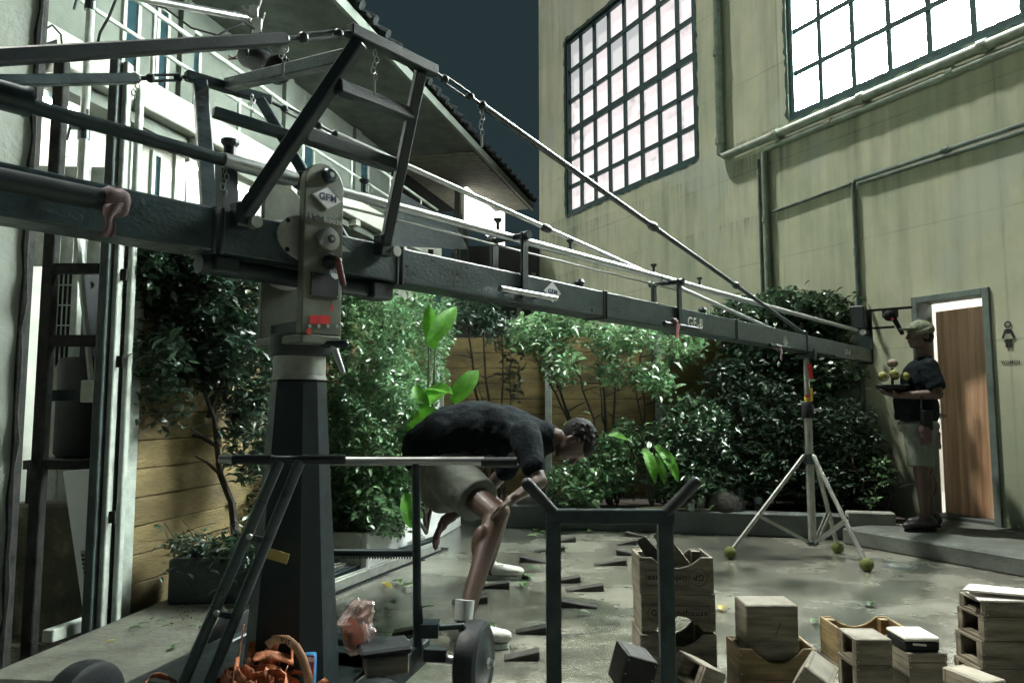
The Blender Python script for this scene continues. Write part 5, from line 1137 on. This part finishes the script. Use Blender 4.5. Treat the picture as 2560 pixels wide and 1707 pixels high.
MB().box(((x0+x1)/2-.012, Yc+.07, ze+.02), (x1-x0-.012, .14, .038)).build('body', black_matt, fd, bevel=.006)
MB().box(((x0+x1)/2-.012, Yc+.07, ze+.047), (x1-x0-.01, .15, .016)).build('cover', cream_box, fd, bevel=.006)
MB().bar(V(((x0+x1)/2-.05, Yc-.003, ze+.03)), V(((x0+x1)/2, Yc-.003, ze+.026)), .006, .008).build('tongue', paper_m, fd)
# right-hand stack at the edge of the picture
Yd = 2.92
x0, x1 = xr_(2470, 2640, Yd); zz = [at(2500, v, Yd).z for v in (1506, 1541, 1603, 1673)]
lbD = ['flat open ended box topmost of the right hand stack', 'open ended box second in the right hand stack', 'open ended box third in the right hand stack', 'dark open ended box at the foot of the right hand stack']
zlo = zz[1:]+[0]
for k in range(4): crate(((x0+x1)/2-.006*k, Yd+.085+.004*k, zlo[k]+.0005), (x1-x0+.006*k, .17, zz[k]-zlo[k]-.001), .0, lbD[k], cut=None, hole=True)
for i, (pts, dzz) in enumerate((((( -.02, .0), (.2, -.02), (.24, .14), (.02, .17)), .003), (((-.05, .06), (.16, -.01), (.25, .08), (.04, .16)), .016))):
    P_ = [V((x0+a, Yd+b, zz[0]+dzz+.012*i*(1-a*2))) for a, b in pts]
    tag(MB().prism(P_, V((0, 0, .008))).build('board', paper_m, None, loc=P_[0], bevel=.002), ['lower pale board lying flat on the right hand stack', 'upper pale board lying askew on the right hand stack'][i], 'board', 'pale boards on the right hand stack')
# tilted boxes at the bottom edge
def tilted(u, v, Y, s, rot, label, hole, m=None):
    c = at(u, v, Y); cr_ = crate((c.x, c.y, c.z), s, 0, label, m=m, cut=None, hole=hole); cr_.rotation_euler = rot; return cr_
tilted(1570, 1715, 2.62, (.11, .16, .12), (0, .28, .1), 'dark plain box tilted at the bottom edge left of the right frame post', False, dark_wood)
tilted(1735, 1712, 2.7, (.1, .15, .085), (.1, .42, .5), 'open ended box tilted at the bottom edge in front of the crate stack', 'both')
tilted(2018, 1722, 2.68, (.1, .16, .1), (.1, .55, -.5), 'box tilted on its corner in front of the crate with the block', False)
tilted(2435, 1720, 2.6, (.1, .16, .05), (0, 0, .3), 'low box at the bottom edge left of the right hand stack', False)
# ---- floor drain
p = gnd(2250, 1415); dr = thing('floor_drain', p, 'round pale floor drain cover on the wet yard near the walkway', 'drain')
MB().lathe((p.x, p.y, 0), ZU, [(0, .115), (.003, .115), (.004, .1)], 36).build('rim', conc_dark, dr, smooth=True)
MB().lathe((p.x, p.y, .0045), ZU, [(0, .072), (.004, .072), (.005, .066)], 32).build('cover', alu, dr, smooth=True)
mb = MB()
for k in range(5): mb.box((p.x, p.y-.04+.02*k, .0098), (.09-.03*abs(k-2)*.6, .005, .0008))
mb.build('slot', black_matt, dr)
# ---- cups, bottle, pot and stick on the kerb
def cup(u, v, r, h, label, lid=False):
    p = gnd(u, v, .205); c = thing('plastic_cup', p, label, 'cup', 'plastic cups on the kerb')
    mb = MB(); mb.lathe(p, ZU, [(0, r*.75), (h, r), (h, r*.93), (.006, r*.7)], 20); mb.build('cup', cup_m, c, smooth=True)
    if lid: MB().lathe(p+ZU*h, ZU, [(0, r*1.05), (.008, r*1.05), (.02, r*.6)], 20).build('lid', white_paint, c, smooth=True)
cup(1752, 1272, .042, .1, 'clear plastic cup on the kerb left of the dark pot'); cup(1728, 1276, .036, .07, 'shorter clear cup beside the taller one left of the dark pot'); cup(1896, 1272, .045, .11, 'clear plastic cup standing right of the plastic bottle')
p = gnd(1849, 1270, .205); bt = thing('plastic_bottle', p, 'clear plastic bottle on the kerb between dark pot and cup', 'bottle')
MB().lathe(p, ZU, [(0, .035), (.01, .04), (.11, .04), (.15, .018), (.165, .016)], 20).build('bottle', cup_m, bt, smooth=True); MB().lathe(p+ZU*.165, ZU, [(0, .018), (.02, .018)], 16).build('cap', white_paint, bt, smooth=True)
p = K(-.28, .32, .17); p = at(1811, 1265, 6.85); p.z = .17; pt = thing('clay_pot', p, 'dark round upturned pot among the shrubs above the kerb', 'pot')
MB().lathe(p, ZU, [(0, .17), (.02, .18), (.10, .17), (.16, .13), (.20, .07), (.21, .03)], 28).build('pot', soil, pt, smooth=True)
a, b = gnd(1590, 1270, .215), gnd(1785, 1273, .215); tag(MB().path([a, a.lerp(b, .3)+V((0, .02, .012)), a.lerp(b, .7), b], .009, 6).build('bamboo_stick', mat('pale_stick', (.40, .36, .22), .7, 0, .3, 20), None, loc=a, smooth=True), 'pale split stick lying along the kerb', 'stick')
# ---- on the dolly: webbing pile, can, plastic bag, worn block
zc_ = .243
p = D(-.12, -.36, zc_); pile = thing('webbing_pile', p, 'tangled heap of orange webbing straps on the dolly in front of the column', 'straps')
pc3 = at(645, 1672, 2.15); rnd = random.Random(12)
def ribbon(pts, w, m, par, name, up=V((0, 0, 1))):
    mb = MB(); vs = []; n = len(pts)
    for k in range(n):
        d = (pts[min(k+1, n-1)]-pts[max(k-1, 0)]).normalized(); s = d.cross(up); s = s.normalized() if s.length > .05 else d.orthogonal().normalized(); vs += [pts[k]-s*w/2, pts[k]+s*w/2]
    mb.add(vs, [(2*k, 2*k+1, 2*k+3, 2*k+2) for k in range(n-1)]); o = mb.build(name, m, par, smooth='all'); so = o.modifiers.new('solid', 'SOLIDIFY'); so.thickness = .0035; return o
for k in range(40):
    base = V((pc3.x+rnd.gauss(-.01, .11), 2.15+rnd.gauss(0, .05), .26+rnd.random()*.045)); a0 = rnd.uniform(0, 6.3); r = rnd.uniform(.03, .075); tilt = V((rnd.gauss(0, .7), rnd.gauss(-.4, .6), 1)).normalized(); e1 = tilt.orthogonal().normalized(); e2 = tilt.cross(e1)
    hgt = max(0, .115-.9*abs(base.x-pc3.x))
    ln = rnd.uniform(3.2, 6.5); pts = [base+ZU*(hgt*rnd.uniform(.4, 1.05) if j == 0 else 0)+(e1*math.cos(a0+ln*j/14)+e2*math.sin(a0+ln*j/14))*(r+.01*math.sin(j*.9)) for j in range(15)]
    hh = hgt*rnd.uniform(.3, 1.1); pts = [V((q.x, q.y, max(q.z+hh, .25))) for q in pts]
    ribbon(pts, .026, strap_m, pile, 'strap', up=tilt.cross(V((0, 1, .3))) if k % 3 else V((0, .8, .6)))
arc = [at(u, v, 2.06) for u, v in ((668, 1612), (690, 1596), (718, 1597), (740, 1615), (757, 1645), (768, 1680), (775, 1712))]
ribbon(arc, .022, mat('pale_webbing', (.52, .27, .15), .7, 0, .3, 30), pile, 'strap', up=V((.25, -1, .1)))
text('VISA'[:2]+'5', .02, at(713, 1602, 2.048), V((.9, 0, -.35)), V((.35, 0, .9)), ink_black, pile)
p = at(773, 1690, 2.2); p.z = .25; can = thing('drink_can', p, 'blue and red printed carton beside the webbing heap', 'carton')
zt4 = at(773, 1632, 2.2).z
MB().box((p.x, p.y, (zt4+.25)/2), (.034, .03, zt4-.25)).build('carton', blue_m, can, bevel=.003); MB().box((p.x+.0125, p.y-.0155, (zt4+.25)/2), (.0085, .0015, zt4-.252)).build('red_stripe', red_tape, can)
MB().box((p.x+.004, p.y-.0158, zt4-.012), (.024, .0015, .012)).build('white_print', plate_w, can)
p = at(897, 1640, 2.62); p.z = .28; bag = thing('plastic_bag', p, 'crumpled clear plastic bag with orange food behind the column', 'bag')
mb = MB(); mb.ball(V((p.x-.005, 2.62, .375)), (.056, .046, .095), 11, 9); rb = random.Random(4)
for v in mb.v: v += V((rb.gauss(0, .006), rb.gauss(0, .006), rb.gauss(0, .006)))+V((.012*math.sin(v.z*60), 0, 0))
bo = mb.build('bag', bag_m, bag)
sb = bo.modifiers.new('sub', 'SUBSURF'); sb.subdivision_type = 'SIMPLE'; sb.render_levels = 2; sb.levels = 2
tx = bpy.data.textures.new('crumple', 'VORONOI'); tx.noise_scale = .03; dm_ = bo.modifiers.new('crumple', 'DISPLACE'); dm_.texture = tx; dm_.strength = .012; dm_.texture_coords = 'LOCAL'
mb = MB(); mb.ball(V((p.x-.018, 2.615, .352)), (.036, .03, .052), 14, 10); mb.build('food', fruit_m, bag, smooth='all')
p = at(960, 1640, 2.55); wbk = thing('worn_block', (p.x, 2.58, .245), 'black worn pad on a wooden block on the dolly behind the wheel', 'block')
MB().box((p.x, 2.58, .275), (.14, .12, .06), (V((.93, .3, 0)).normalized(), V((-.3, .93, 0)).normalized(), ZU)).build('block', crate_w, wbk, bevel=.004)
MB().box((p.x-.005, 2.585, .318), (.17, .14, .024), (V((.93, .3, .03)).normalized(), V((-.3, .93, 0)).normalized(), ZU)).build('pad', rubber, wbk, bevel=.008)
p = at(850, 1690, 2.2); gb = thing('stone_block', (p.x, 2.2, .24), 'small worn grey block at the foot of the column', 'block')
MB().box((p.x-.02, 2.2, .262), (.075, .06, .04)).build('block', concrete, gb, bevel=.008, seg=2)
# ---- upper left: pole, scaffold arm with hanging spotlight, cables
sp = thing('scaffold_pole', dz(190, 360, 4.6), 'rusty white upright pole with clamp rising behind the crane arm at left', 'pole')
a, b = dz(183, 380, 4.6), dz(203, -40, 4.6); b.x = a.x+.0; q = V((a.x, a.y, .0)); MB().tube(q, V((a.x+.02, a.y, 4.2)), .027, seg=14).build('pole', white_paint, sp, smooth=True)
for v in (8, 305): c = dz(200 if v < 100 else 190, v, 4.58); mb = MB(); mb.lathe(V((a.x+.015, 4.6, c.z-.04)), ZU, [(0, .036), (.08, .036)], 14); mb.bar(V((a.x-.05, 4.56, c.z+.03)), V((a.x+.07, 4.56, c.z+.03)), .03, .03); mb.tube(V((a.x+.06, 4.55, c.z)), V((a.x+.06, 4.55, c.z+.14)), .008); mb.tube(V((a.x-.06, 4.55, c.z-.06)), V((a.x-.03, 4.55, c.z+.1)), .008); mb.build('clamp', dark_metal, sp)
MB().tube(dz(150, 360, 4.9), dz(118, 120, 4.9), .012).build('stay', white_paint, sp); MB().tube(V((dz(140, 300, 5.1).x, 5.1, 0)), V((dz(140, 300, 5.1).x, 5.1, 3.5)), .02).build('stay', white_paint, sp)
MB().tube(V((dz(148, 160, 5.2).x, 5.2, 2.6)), V((dz(148, 160, 5.2).x, 5.2, 3.5)), .02).build('blue_pipe', blue_m, sp)
sa = thing('scaffold_tube', dz(420, 12, 4.8), 'galvanised scaffold tube reaching out over the yard with clamps at its end', 'tube')
a, b = dz(300, -8, 4.3), dz(580, 44, 5.0); MB().tube(a+(a-b)*.6, b, .024, seg=14).build('tube', steel, sa, smooth=True)
for k, (u, v) in enumerate(((565, 40), (582, 30), (590, 60))): c = dz(u, v, 4.98); mb = MB(); mb.box(c, (.07, .06, .09), (V((.9, .3, .2)).normalized(), V((-.3, .9, 0)).normalized(), ZU)); mb.tube(c+V((.03, 0, .02)), c+V((.06, -.02, .09)), .009); mb.tube(c+V((-.02, -.03, -.02)), c+V((-.07, -.04, .03)), .009); mb.build('clamp', alu, sa, bevel=.006)
lm = thing('spotlight', dz(600, 120, 5.0), 'unlit black stage spotlight hanging from the scaffold tube', 'spotlight')
c0, c1 = dz(566, 128, 5.0), dz(640, 160, 4.7); d = (c1-c0).normalized(); ln = (c1-c0).length
MB().lathe(c0, d, [(0, .05), (.02, .075), (ln*.5, .082), (ln*.55, .07), (ln*.78, .062)], 22).build('body', black_matt, lm, smooth=True)
MB().lathe(c0+d*ln*.74, d, [(0, .06), (ln*.26, .1), (ln*.262, .092), (.02, .052)], 22).build('snoot', black_matt, lm, smooth=True)
mid = c0+d*ln*.45; sdv = d.cross(ZU).normalized(); hang = dz(588, 70, 4.98)
MB().path([mid+sdv*.095, mid+sdv*.095+ZU*.06, hang+ZU*.0+sdv*.03, hang-sdv*.03, mid-sdv*.095+ZU*.06, mid-sdv*.095], .009, 8).build('yoke', black_paint, lm, smooth=True)
MB().path([c0-d*.01+V((-.12*t, 0, .02*math.sin(6.28*t))) for t in [k/8 for k in range(9)]]+[c0-d*.01+V((-.12, 0, -.03)), c0-d*.01+V((-.02, 0, -.025))], .005, 6).build('cable_loop', red_grip, lm, smooth=True)
MB().tube(hang, dz(585, 50, 4.98), .012).build('hook', dark_metal, lm)
def cable(pts, r, label, m=black_matt, sag=0.):
    P_ = [dz(u, v, Y) for u, v, Y in pts]; out = []
    for k in range(len(P_)-1):
        for j in range(6): t = j/6; out.append(P_[k].lerp(P_[k+1], t)-ZU*sag*4*t*(1-t))
    out.append(P_[-1]); tag(MB().path(out, r, 6).build('cable', m, None, loc=P_[0], smooth=True), label, 'cable', 'cables at the upper left')
cable([(270, -10, 4.5), (250, 40, 4.5), (230, 75, 4.5), (222, 110, 4.55)], .008, 'black cable hanging beside the scaffold pole')
cable([(300, -5, 4.4), (380, 20, 4.6), (440, 65, 4.7), (500, 82, 4.8), (560, 50, 4.9), (585, 68, 4.95)], .007, 'black cable looping below the scaffold tube to the spotlight')
for k in range(4): cable([(-10, 48+9*k, 4.3), (70, 74+7*k, 4.5), (130, 105-4*k, 4.7)], .006, ['highest', 'second highest', 'third', 'lowest'][k]+' of four cables running along the white wall at upper left', sag=.02)
cable([(100, 70, 4.6), (120, 58, 4.65), (140, 80, 4.7), (143, 110, 4.7)], .006, 'short cable loop by the end of the white wall')
# ================================================================== PEOPLE
def hand(mb, wrist, palm_dir, side, curl_dir, s=1.0, curl=.6, thumb=1):
    """palm, four unequal bent fingers and a thumb leaving the side of the palm"""
    w = V(wrist); d = V(palm_dir).normalized(); sd = V(side).normalized(); c = V(curl_dir).normalized()
    mb.ball(w+d*.045*s, (.05*s, .042*s, .018*s), 12, 8, (d, sd, c)); mb.caps(w-d*.01, w+d*.03*s, .026*s, .028*s, 10)
    for k, (o, ln) in enumerate(((-.031, .062), (-.011, .072), (.010, .068), (.030, .052))):
        a = w+d*.085*s+sd*o*s; b = a+(d*(1-curl*.45)+c*curl*.6).normalized()*ln*.55*s; e = b+(d*(1-curl)+c*curl).normalized()*ln*.5*s
        mb.caps(a-d*.03*s, a, .0105*s, .0105*s, 8); mb.caps(a, b, .0105*s, .0098*s, 8); mb.caps(b, e, .0098*s, .008*s, 8)
    a = w+d*.03*s-sd*.036*s*thumb; b = a+(d*.6-sd*.75*thumb+c*.25).normalized()*.04*s; e = b+(d*.85-sd*.2*thumb+c*.5).normalized()*.034*s
    mb.caps(a, b, .013*s, .0115*s, 8); mb.caps(b, e, .0115*s, .009*s, 8)
def wrinkle(o, sc, st):
    t = bpy.data.textures.get('wrinkle%.3f' % sc) or bpy.data.textures.new('wrinkle%.3f' % sc, 'CLOUDS'); t.noise_scale = sc; t.noise_depth = 2; d = o.modifiers.new('wrinkle', 'DISPLACE'); d.texture = t; d.strength = st; d.mid_level = .5; d.texture_coords = 'LOCAL'; return o
def shoe(mb, heel, toe, s=1.0):
    h, t = V(heel), V(toe); d = (t-h).normalized(); sd = d.cross(ZU).normalized(); ln = (t-h).length
    for k in range(7):
        f = k/6; c = h+d*ln*(.12+.76*f); mb.ball(c+ZU*(.045-.012*f)*s, (.05*s, (.036+.012*math.sin(f*3))*s, (.045-.017*f)*s), 12, 8, (d, sd, ZU))
    mb.ball(h+d*ln*.2+ZU*.075*s, (.05*s, .038*s, .035*s), 12, 8, (d, sd, ZU))
def sole(mb, heel, toe, z=.02):
    h, t = V(heel), V(toe); d = (t-h).normalized(); sd = d.cross(ZU).normalized(); ln = (t-h).length; pts = []
    for f, w in ((0, .022), (.08, .036), (.3, .038), (.5, .04), (.75, .048), (.92, .036), (1, .016)): pts.append((f, w))
    o = [h+d*ln*f+sd*w for f, w in pts]+[h+d*ln*f-sd*w for f, w in pts[::-1]]; return mb.prism(o, ZU*z)
def head(mb, c, up, fwd, s=1.0):
    u = V(up).normalized(); f = V(fwd); f = (f-u*f.dot(u)).normalized(); r = u.cross(f); c = V(c); ax = (f, r, u)
    def P(a, b, d): return c+f*a*s+r*b*s+u*d*s
    mb.ball(c+u*.022*s, (.098*s, .077*s, .092*s), 20, 14, ax); mb.ball(P(.03, 0, -.04), (.066*s, .06*s, .07*s), 16, 12, ax)
    mb.ball(P(.062, 0, -.088), (.026*s, .028*s, .022*s), 10, 8, ax)                     # chin
    mb.caps(P(.09, 0, .012), P(.112, 0, -.026), .011*s, .016*s, 8); mb.ball(P(.1, 0, -.029), (.014*s, .02*s, .011*s), 8, 6, ax)    # nose
    for b in (-.03, .03): mb.caps(P(.083, b*.5, .027), P(.077, b*1.35, .03), .012*s, .011*s, 8); mb.ball(P(.075, b, .008), .0125*s, 8, 6)
    mb.ball(P(.088, 0, -.055), (.014*s, .026*s, .008*s), 10, 6, ax); mb.ball(P(.085, 0, -.067), (.014*s, .023*s, .008*s), 10, 6, ax)
    for b in (-.078, .078): mb.ball(P(-.008, b, -.008), (.02*s, .011*s, .032*s), 10, 8, ax)
    return ax
# ---- capped man beside the washroom door
MY = 6.2
def mp(u, v, dy=0.): return at(u, v, MY+dy)
man = thing('person', (mp(2303, 1300).x, MY, PZ), 'standing person in camouflage cap, dark polo and khaki shorts holding a tray of yellow balls', 'person')
b = MB(); hc = mp(2299, 838); ax_ = head(b, hc, (.02, 0, 1), (-1, -.12, .05), 1.02)
b.caps(mp(2306, 862), mp(2314, 905), .056, .062, 14); b.ball(mp(2314, 915), (.08, .14, .05), 14, 10)
b.ball(mp(2300, 960), (.11, .16, .18), 16, 12); b.ball(mp(2292, 1030), (.12, .15, .14), 16, 12)
for dy in (-.19, .19):
    el = mp(2344, 985, dy*1.25); wr = mp(2246, 988 if dy < 0 else 982, dy*.45)
    b.caps(mp(2326, 925, dy), el, .05, .043, 12); b.caps(el, wr, .044, .028, 12)
    hand(b, wr, (-1, -dy*.6, .12), (0, 1, 0), (0, 0, 1), 1.0, .45, thumb=1 if dy < 0 else -1)
for dy, dx in ((-.10, 0), (.10, 10)):
    b.caps(mp(2304+dx, 1075, dy), mp(2303+dx, 1180, dy), .085, .058, 14); b.caps(mp(2303+dx, 1180, dy), mp(2312+dx, 1278, dy), .055, .037, 14); b.ball(mp(2318+dx, 1212, dy), (.052, .05, .1), 12, 10)
    an = mp(2312+dx, 1275, dy); b.caps(an, V((an.x-.02, an.y, PZ+.06)), .037, .036, 12)
remesh(b.build('body', skin_m, man), .0065, 5)
s = MB(); s.caps(mp(2316, 920, -.14), mp(2316, 920, .14), .075, .075, 16); s.ball(mp(2300, 958), (.135, .195, .2), 20, 14); s.ball(mp(2289, 1010), (.165, .185, .17), 20, 14); s.tube(mp(2291, 1000), mp(2291, 1052), .165, .165, 24)
for dy in (-.19, .19): s.tube(mp(2322, 917, dy*.85), mp(2342, 972, dy*1.22), .074, .072, 16); s.ball(mp(2322, 917, dy*.85), .074)
s.lathe(mp(2309, 890), V((.15, 0, -1)), [(0, .066), (.03, .078)], 20)
wrinkle(remesh(s.build('polo_shirt', shirt_m, man), .009, 10), .09, .025)
s = MB()
for dy, dx in ((-.09, 0), (.09, 9)): s.tube(mp(2296+dx, 1060, dy*.8), mp(2303+dx, 1166, dy*1.15), .125, .098, 20)
s.ball(mp(2296, 1064), (.155, .175, .09), 16, 10); s.box(mp(2334, 1100, -.08), (.05, .14, .14)); wrinkle(remesh(s.build('shorts', shorts_m, man), .008, 6), .09, .022)
for dy, dx in ((-.11, 0), (.11, 12)):
    he, to = mp(2337+dx, 1300, dy), mp(2262+dx, 1300, dy*1.15); he.z = to.z = PZ+.002; s = MB(); shoe(s, he+ZU*.012, to+ZU*.012, 1.08); k = remesh(s.build('shoe', shoe_b, man), .007, 4); q = MB(); sole(q, he, to); q.build('sole', black_matt, k)
s = MB(); s.ball(hc+ZU*.05+V((.012, 0, 0)), (.112, .092, .078), 22, 14, ax_); s.tube(hc+ZU*.045+V((.01, 0, 0)), hc+ZU*.018+V((.02, 0, 0)), .104, .1, 22)
f_, r_h = ax_[0], ax_[1]; bc_ = hc+ZU*.047+f_*.085; pts = [bc_+f_*(.085*math.sin(a))+r_h*(.078*math.cos(a))+ZU*(-.004) for a in [k*math.pi/12 for k in range(13)]]; s.prism(pts, ZU*.012); s.ball(hc+ZU*.13, .012)
remesh(s.build('cap', camo, man), .0065, 3)
s = MB(); s.ball(hc-f_*.03-ZU*.01, (.085, .082, .07), 16, 10, ax_); s.build('hair', hair_m, man, smooth='all')
s = MB(); s.box(mp(2316, 1050, -.2), (.085, .05, .16)); s.tube(mp(2304, 1032, -.2), mp(2304, 985, -.2), .008); pk = s.build('belt_radio', black_matt, man, bevel=.008)
s = MB(); s.ball(mp(2312, 1078, -.2), (.06, .035, .06), 12, 8); s.ball(mp(2320, 1095, -.2), (.04, .03, .05), 12, 8)
for k in range(4): s.caps(mp(2305+6*k, 1085, -.2), mp(2303+7*k, 1112-3*(k % 2), -.2), .012, .01, 8)
remesh(s.build('work_gloves', mat('work_glove', (.10, .06, .06), .9), pk), .006, 4)
# the tray he holds
tc2 = mp(2233, 958, -.02); tray = thing('ball_tray', tc2, 'dark round tray with wire cups of yellow balls in the capped man\'s hands', 'tray')
MB().lathe(mp(2233, 975, -.02), ZU, [(-.012, .05), (.012, .125), (.04, .135), (.045, .12), (.02, .06)], 26).build('tray', black_matt, tray, smooth=True)
for u, v, dy in ((2207, 940, -.1), (2236, 934, -.12), (2264, 941, -.07), (2236, 936, .08)):
    c = mp(u, v, dy); bl_ = MB().ball(c, .036, 16, 12).build('yellow_ball', mat('yellow_ball', (.20, .20, .045), .7) if u == 2207 else MATS['yellow_ball'], tray, smooth='all')
    MB().path([c+V((.043*math.cos(a), -.01, .043*math.sin(a))) for a in [math.pi+k*math.pi/10 for k in range(11)]], .004, 6).build('wire_cup', dark_metal, bl_)
MB().ball(mp(2231, 908, -.03), (.043, .043, .036), 16, 12).build('top_ball', mat('brown_ball', (.16, .12, .085), .6), tray, smooth='all'); MB().tube(mp(2231, 920, -.03), mp(2231, 965, -.03), .012).build('stem', black_matt, tray)
# ---- person bending forward in the middle of the yard
bend = thing('person', (-.2, 4.35, 0), 'person bending far forward in dark t-shirt, khaki shorts and white trainers at the track rails', 'person')
b = MB(); hd = dz(1318, 1012, 4.32); upd = V((.80, -.08, .12)); fw = V((.12, -.12, -1)); ax2 = head(b, hd, upd, fw, 1.08)
P_ = dz(1005, 1050, 4.45); Cb = dz(1195, 1010, 4.38); Nb = dz(1255, 1000, 4.35)
b.caps(Nb, hd-upd*.05, .062, .055, 14); b.caps(P_, dz(1100, 1010, 4.42), .14, .15, 16); b.caps(dz(1100, 1010, 4.42), Cb, .15, .15, 16)
for (hip, knee, ank) in ((dz(1030, 1085, 4.36), dz(1138, 1178, 3.98), None), (dz(1010, 1080, 4.58), dz(1150, 1175, 4.88), None)):
    near = hip.y < 4.5; knee.z = min(knee.z, .56)
    ank = gnd(1150, 1556, .10) if near else gnd(1222, 1408, .10)
    if near: ank = V((at(1158, 1540, 3.62).x, 3.62, .10))
    b.caps(hip, knee, .095, .064, 14); b.caps(knee, ank, .06, .039, 14); m = knee.lerp(ank, .32); b.ball(m+V((-.022, .02, 0)), (.055, .055, .11), 12, 10)
    b.caps(ank, V((ank.x+.015, ank.y, .06)), .039, .038, 12)
    he = V((ank.x-.06, ank.y+.02, .002)); to = he+V((.275, -.05 if near else -.04, 0)); sh_ = MB(); shoe(sh_, he+ZU*.016, to+ZU*.016, 1.1); k = remesh(sh_.build('trainer', shoe_w, bend), .007, 4); q = MB(); sole(q, he, to, .024); q.build('sole', white_paint, k)
    for j in range(4): c = he.lerp(to, .42+.08*j)+ZU*(.105-.012*j); MB().caps(c-V((.02, .03, 0)), c+V((.02, -.03, .002)), .0035, .0035, 6).build('lace', shoe_w, k)
    so_ = MB(); so_.tube(ank+ZU*.02, ank+ZU*.085+(knee-ank)*.05, .045, .046, 16); so_.build('sock', mat('sock', (.45, .47, .46), .9) if near else MATS['sock'], bend, smooth=True)
sN = dz(1212, 1030, 4.14); eN = dz(1240, 1105, 4.02); wN = dz(1182, 1142, 3.90); b.caps(sN, eN, .05, .041, 12); b.caps(eN, wN, .041, .028, 12); hand(b, wN, (-.8, -.1, -.5), (.2, 1, 0), (-.2, -.2, -1), 1.0, .5)
sF_ = dz(1205, 1030, 4.62); eF = dz(1105, 1140, 4.72); wF = dz(1022, 1195, 4.7); b.caps(sF_, eF, .05, .041, 12); b.caps(eF, wF, .041, .028, 12)
remesh(b.build('body', skin_m, bend), .0065, 5)
g = MB(); hand(g, wF, (-.55, 0, -1), (.3, 1, 0), (.9, 0, -.4), 1.15, .4); g.caps(wF-(wF-eF).normalized()*.05, wF, .036, .034, 12); remesh(g.build('work_glove', MATS['work_glove'], bend), .006, 3)
s = MB(); pts = [(985, 1035, 4.46, .165), (1040, 1000, 4.45, .185), (1100, 990, 4.43, .185), (1160, 998, 4.41, .175), (1210, 1010, 4.39, .15), (1248, 1004, 4.36, .10)]
for i in range(len(pts)-1): u, v, y, r = pts[i]; u2, v2, y2, r2 = pts[i+1]; s.caps(dz(u, v, y), dz(u2, v2, y2), r, r2, 20)
for i in range(len(pts)-2): u, v, y, r = pts[i]; s.ball(dz(u, v+5, y), (r*.95, r*1.12, r*.95), 16, 12)
s.caps(dz(1205, 1000, 4.22), sN.lerp(eN, .55), .095, .07, 14); s.caps(dz(1200, 1005, 4.56), sF_.lerp(eF, .45), .09, .07, 14); s.lathe(dz(1252, 1003, 4.355), upd, [(0, .075), (.03, .07)], 18)
wrinkle(remesh(s.build('t_shirt', shirt_m, bend), .010, 18), .11, .03)
s = MB(); s.caps(dz(1003, 1062, 4.45), dz(1040, 1110, 4.40), .175, .16, 20); s.tube(dz(1028, 1085, 4.36), dz(1098, 1150, 4.12), .155, .125, 20); s.tube(dz(1015, 1085, 4.56), dz(1095, 1148, 4.72), .15, .125, 20); s.ball(dz(1020, 1120, 4.42), (.15, .15, .15)); wrinkle(remesh(s.build('shorts', shorts_m, bend), .009, 8), .13, .022)
s = MB(); u_h, f_h = ax2[2], ax2[0]; s.ball(hd+u_h*.035-f_h*.03, (.102, .09, .098), 20, 14, ax2); s.ball(hd+u_h*.06+f_h*.03, (.075, .075, .06), 16, 10, ax2)
for k in range(50):
    rr = random.Random(k); q = V((rr.gauss(0, 1), rr.gauss(0, 1), rr.gauss(0, 1))).normalized(); q = (q+u_h*.8-f_h*.3).normalized(); c = hd+u_h*.035-f_h*.02+q*.09; s.caps(c, c+q*.025+ZU*-.008, .011, .004, 6)
remesh(s.build('hair', hair_m, bend), .006, 2)
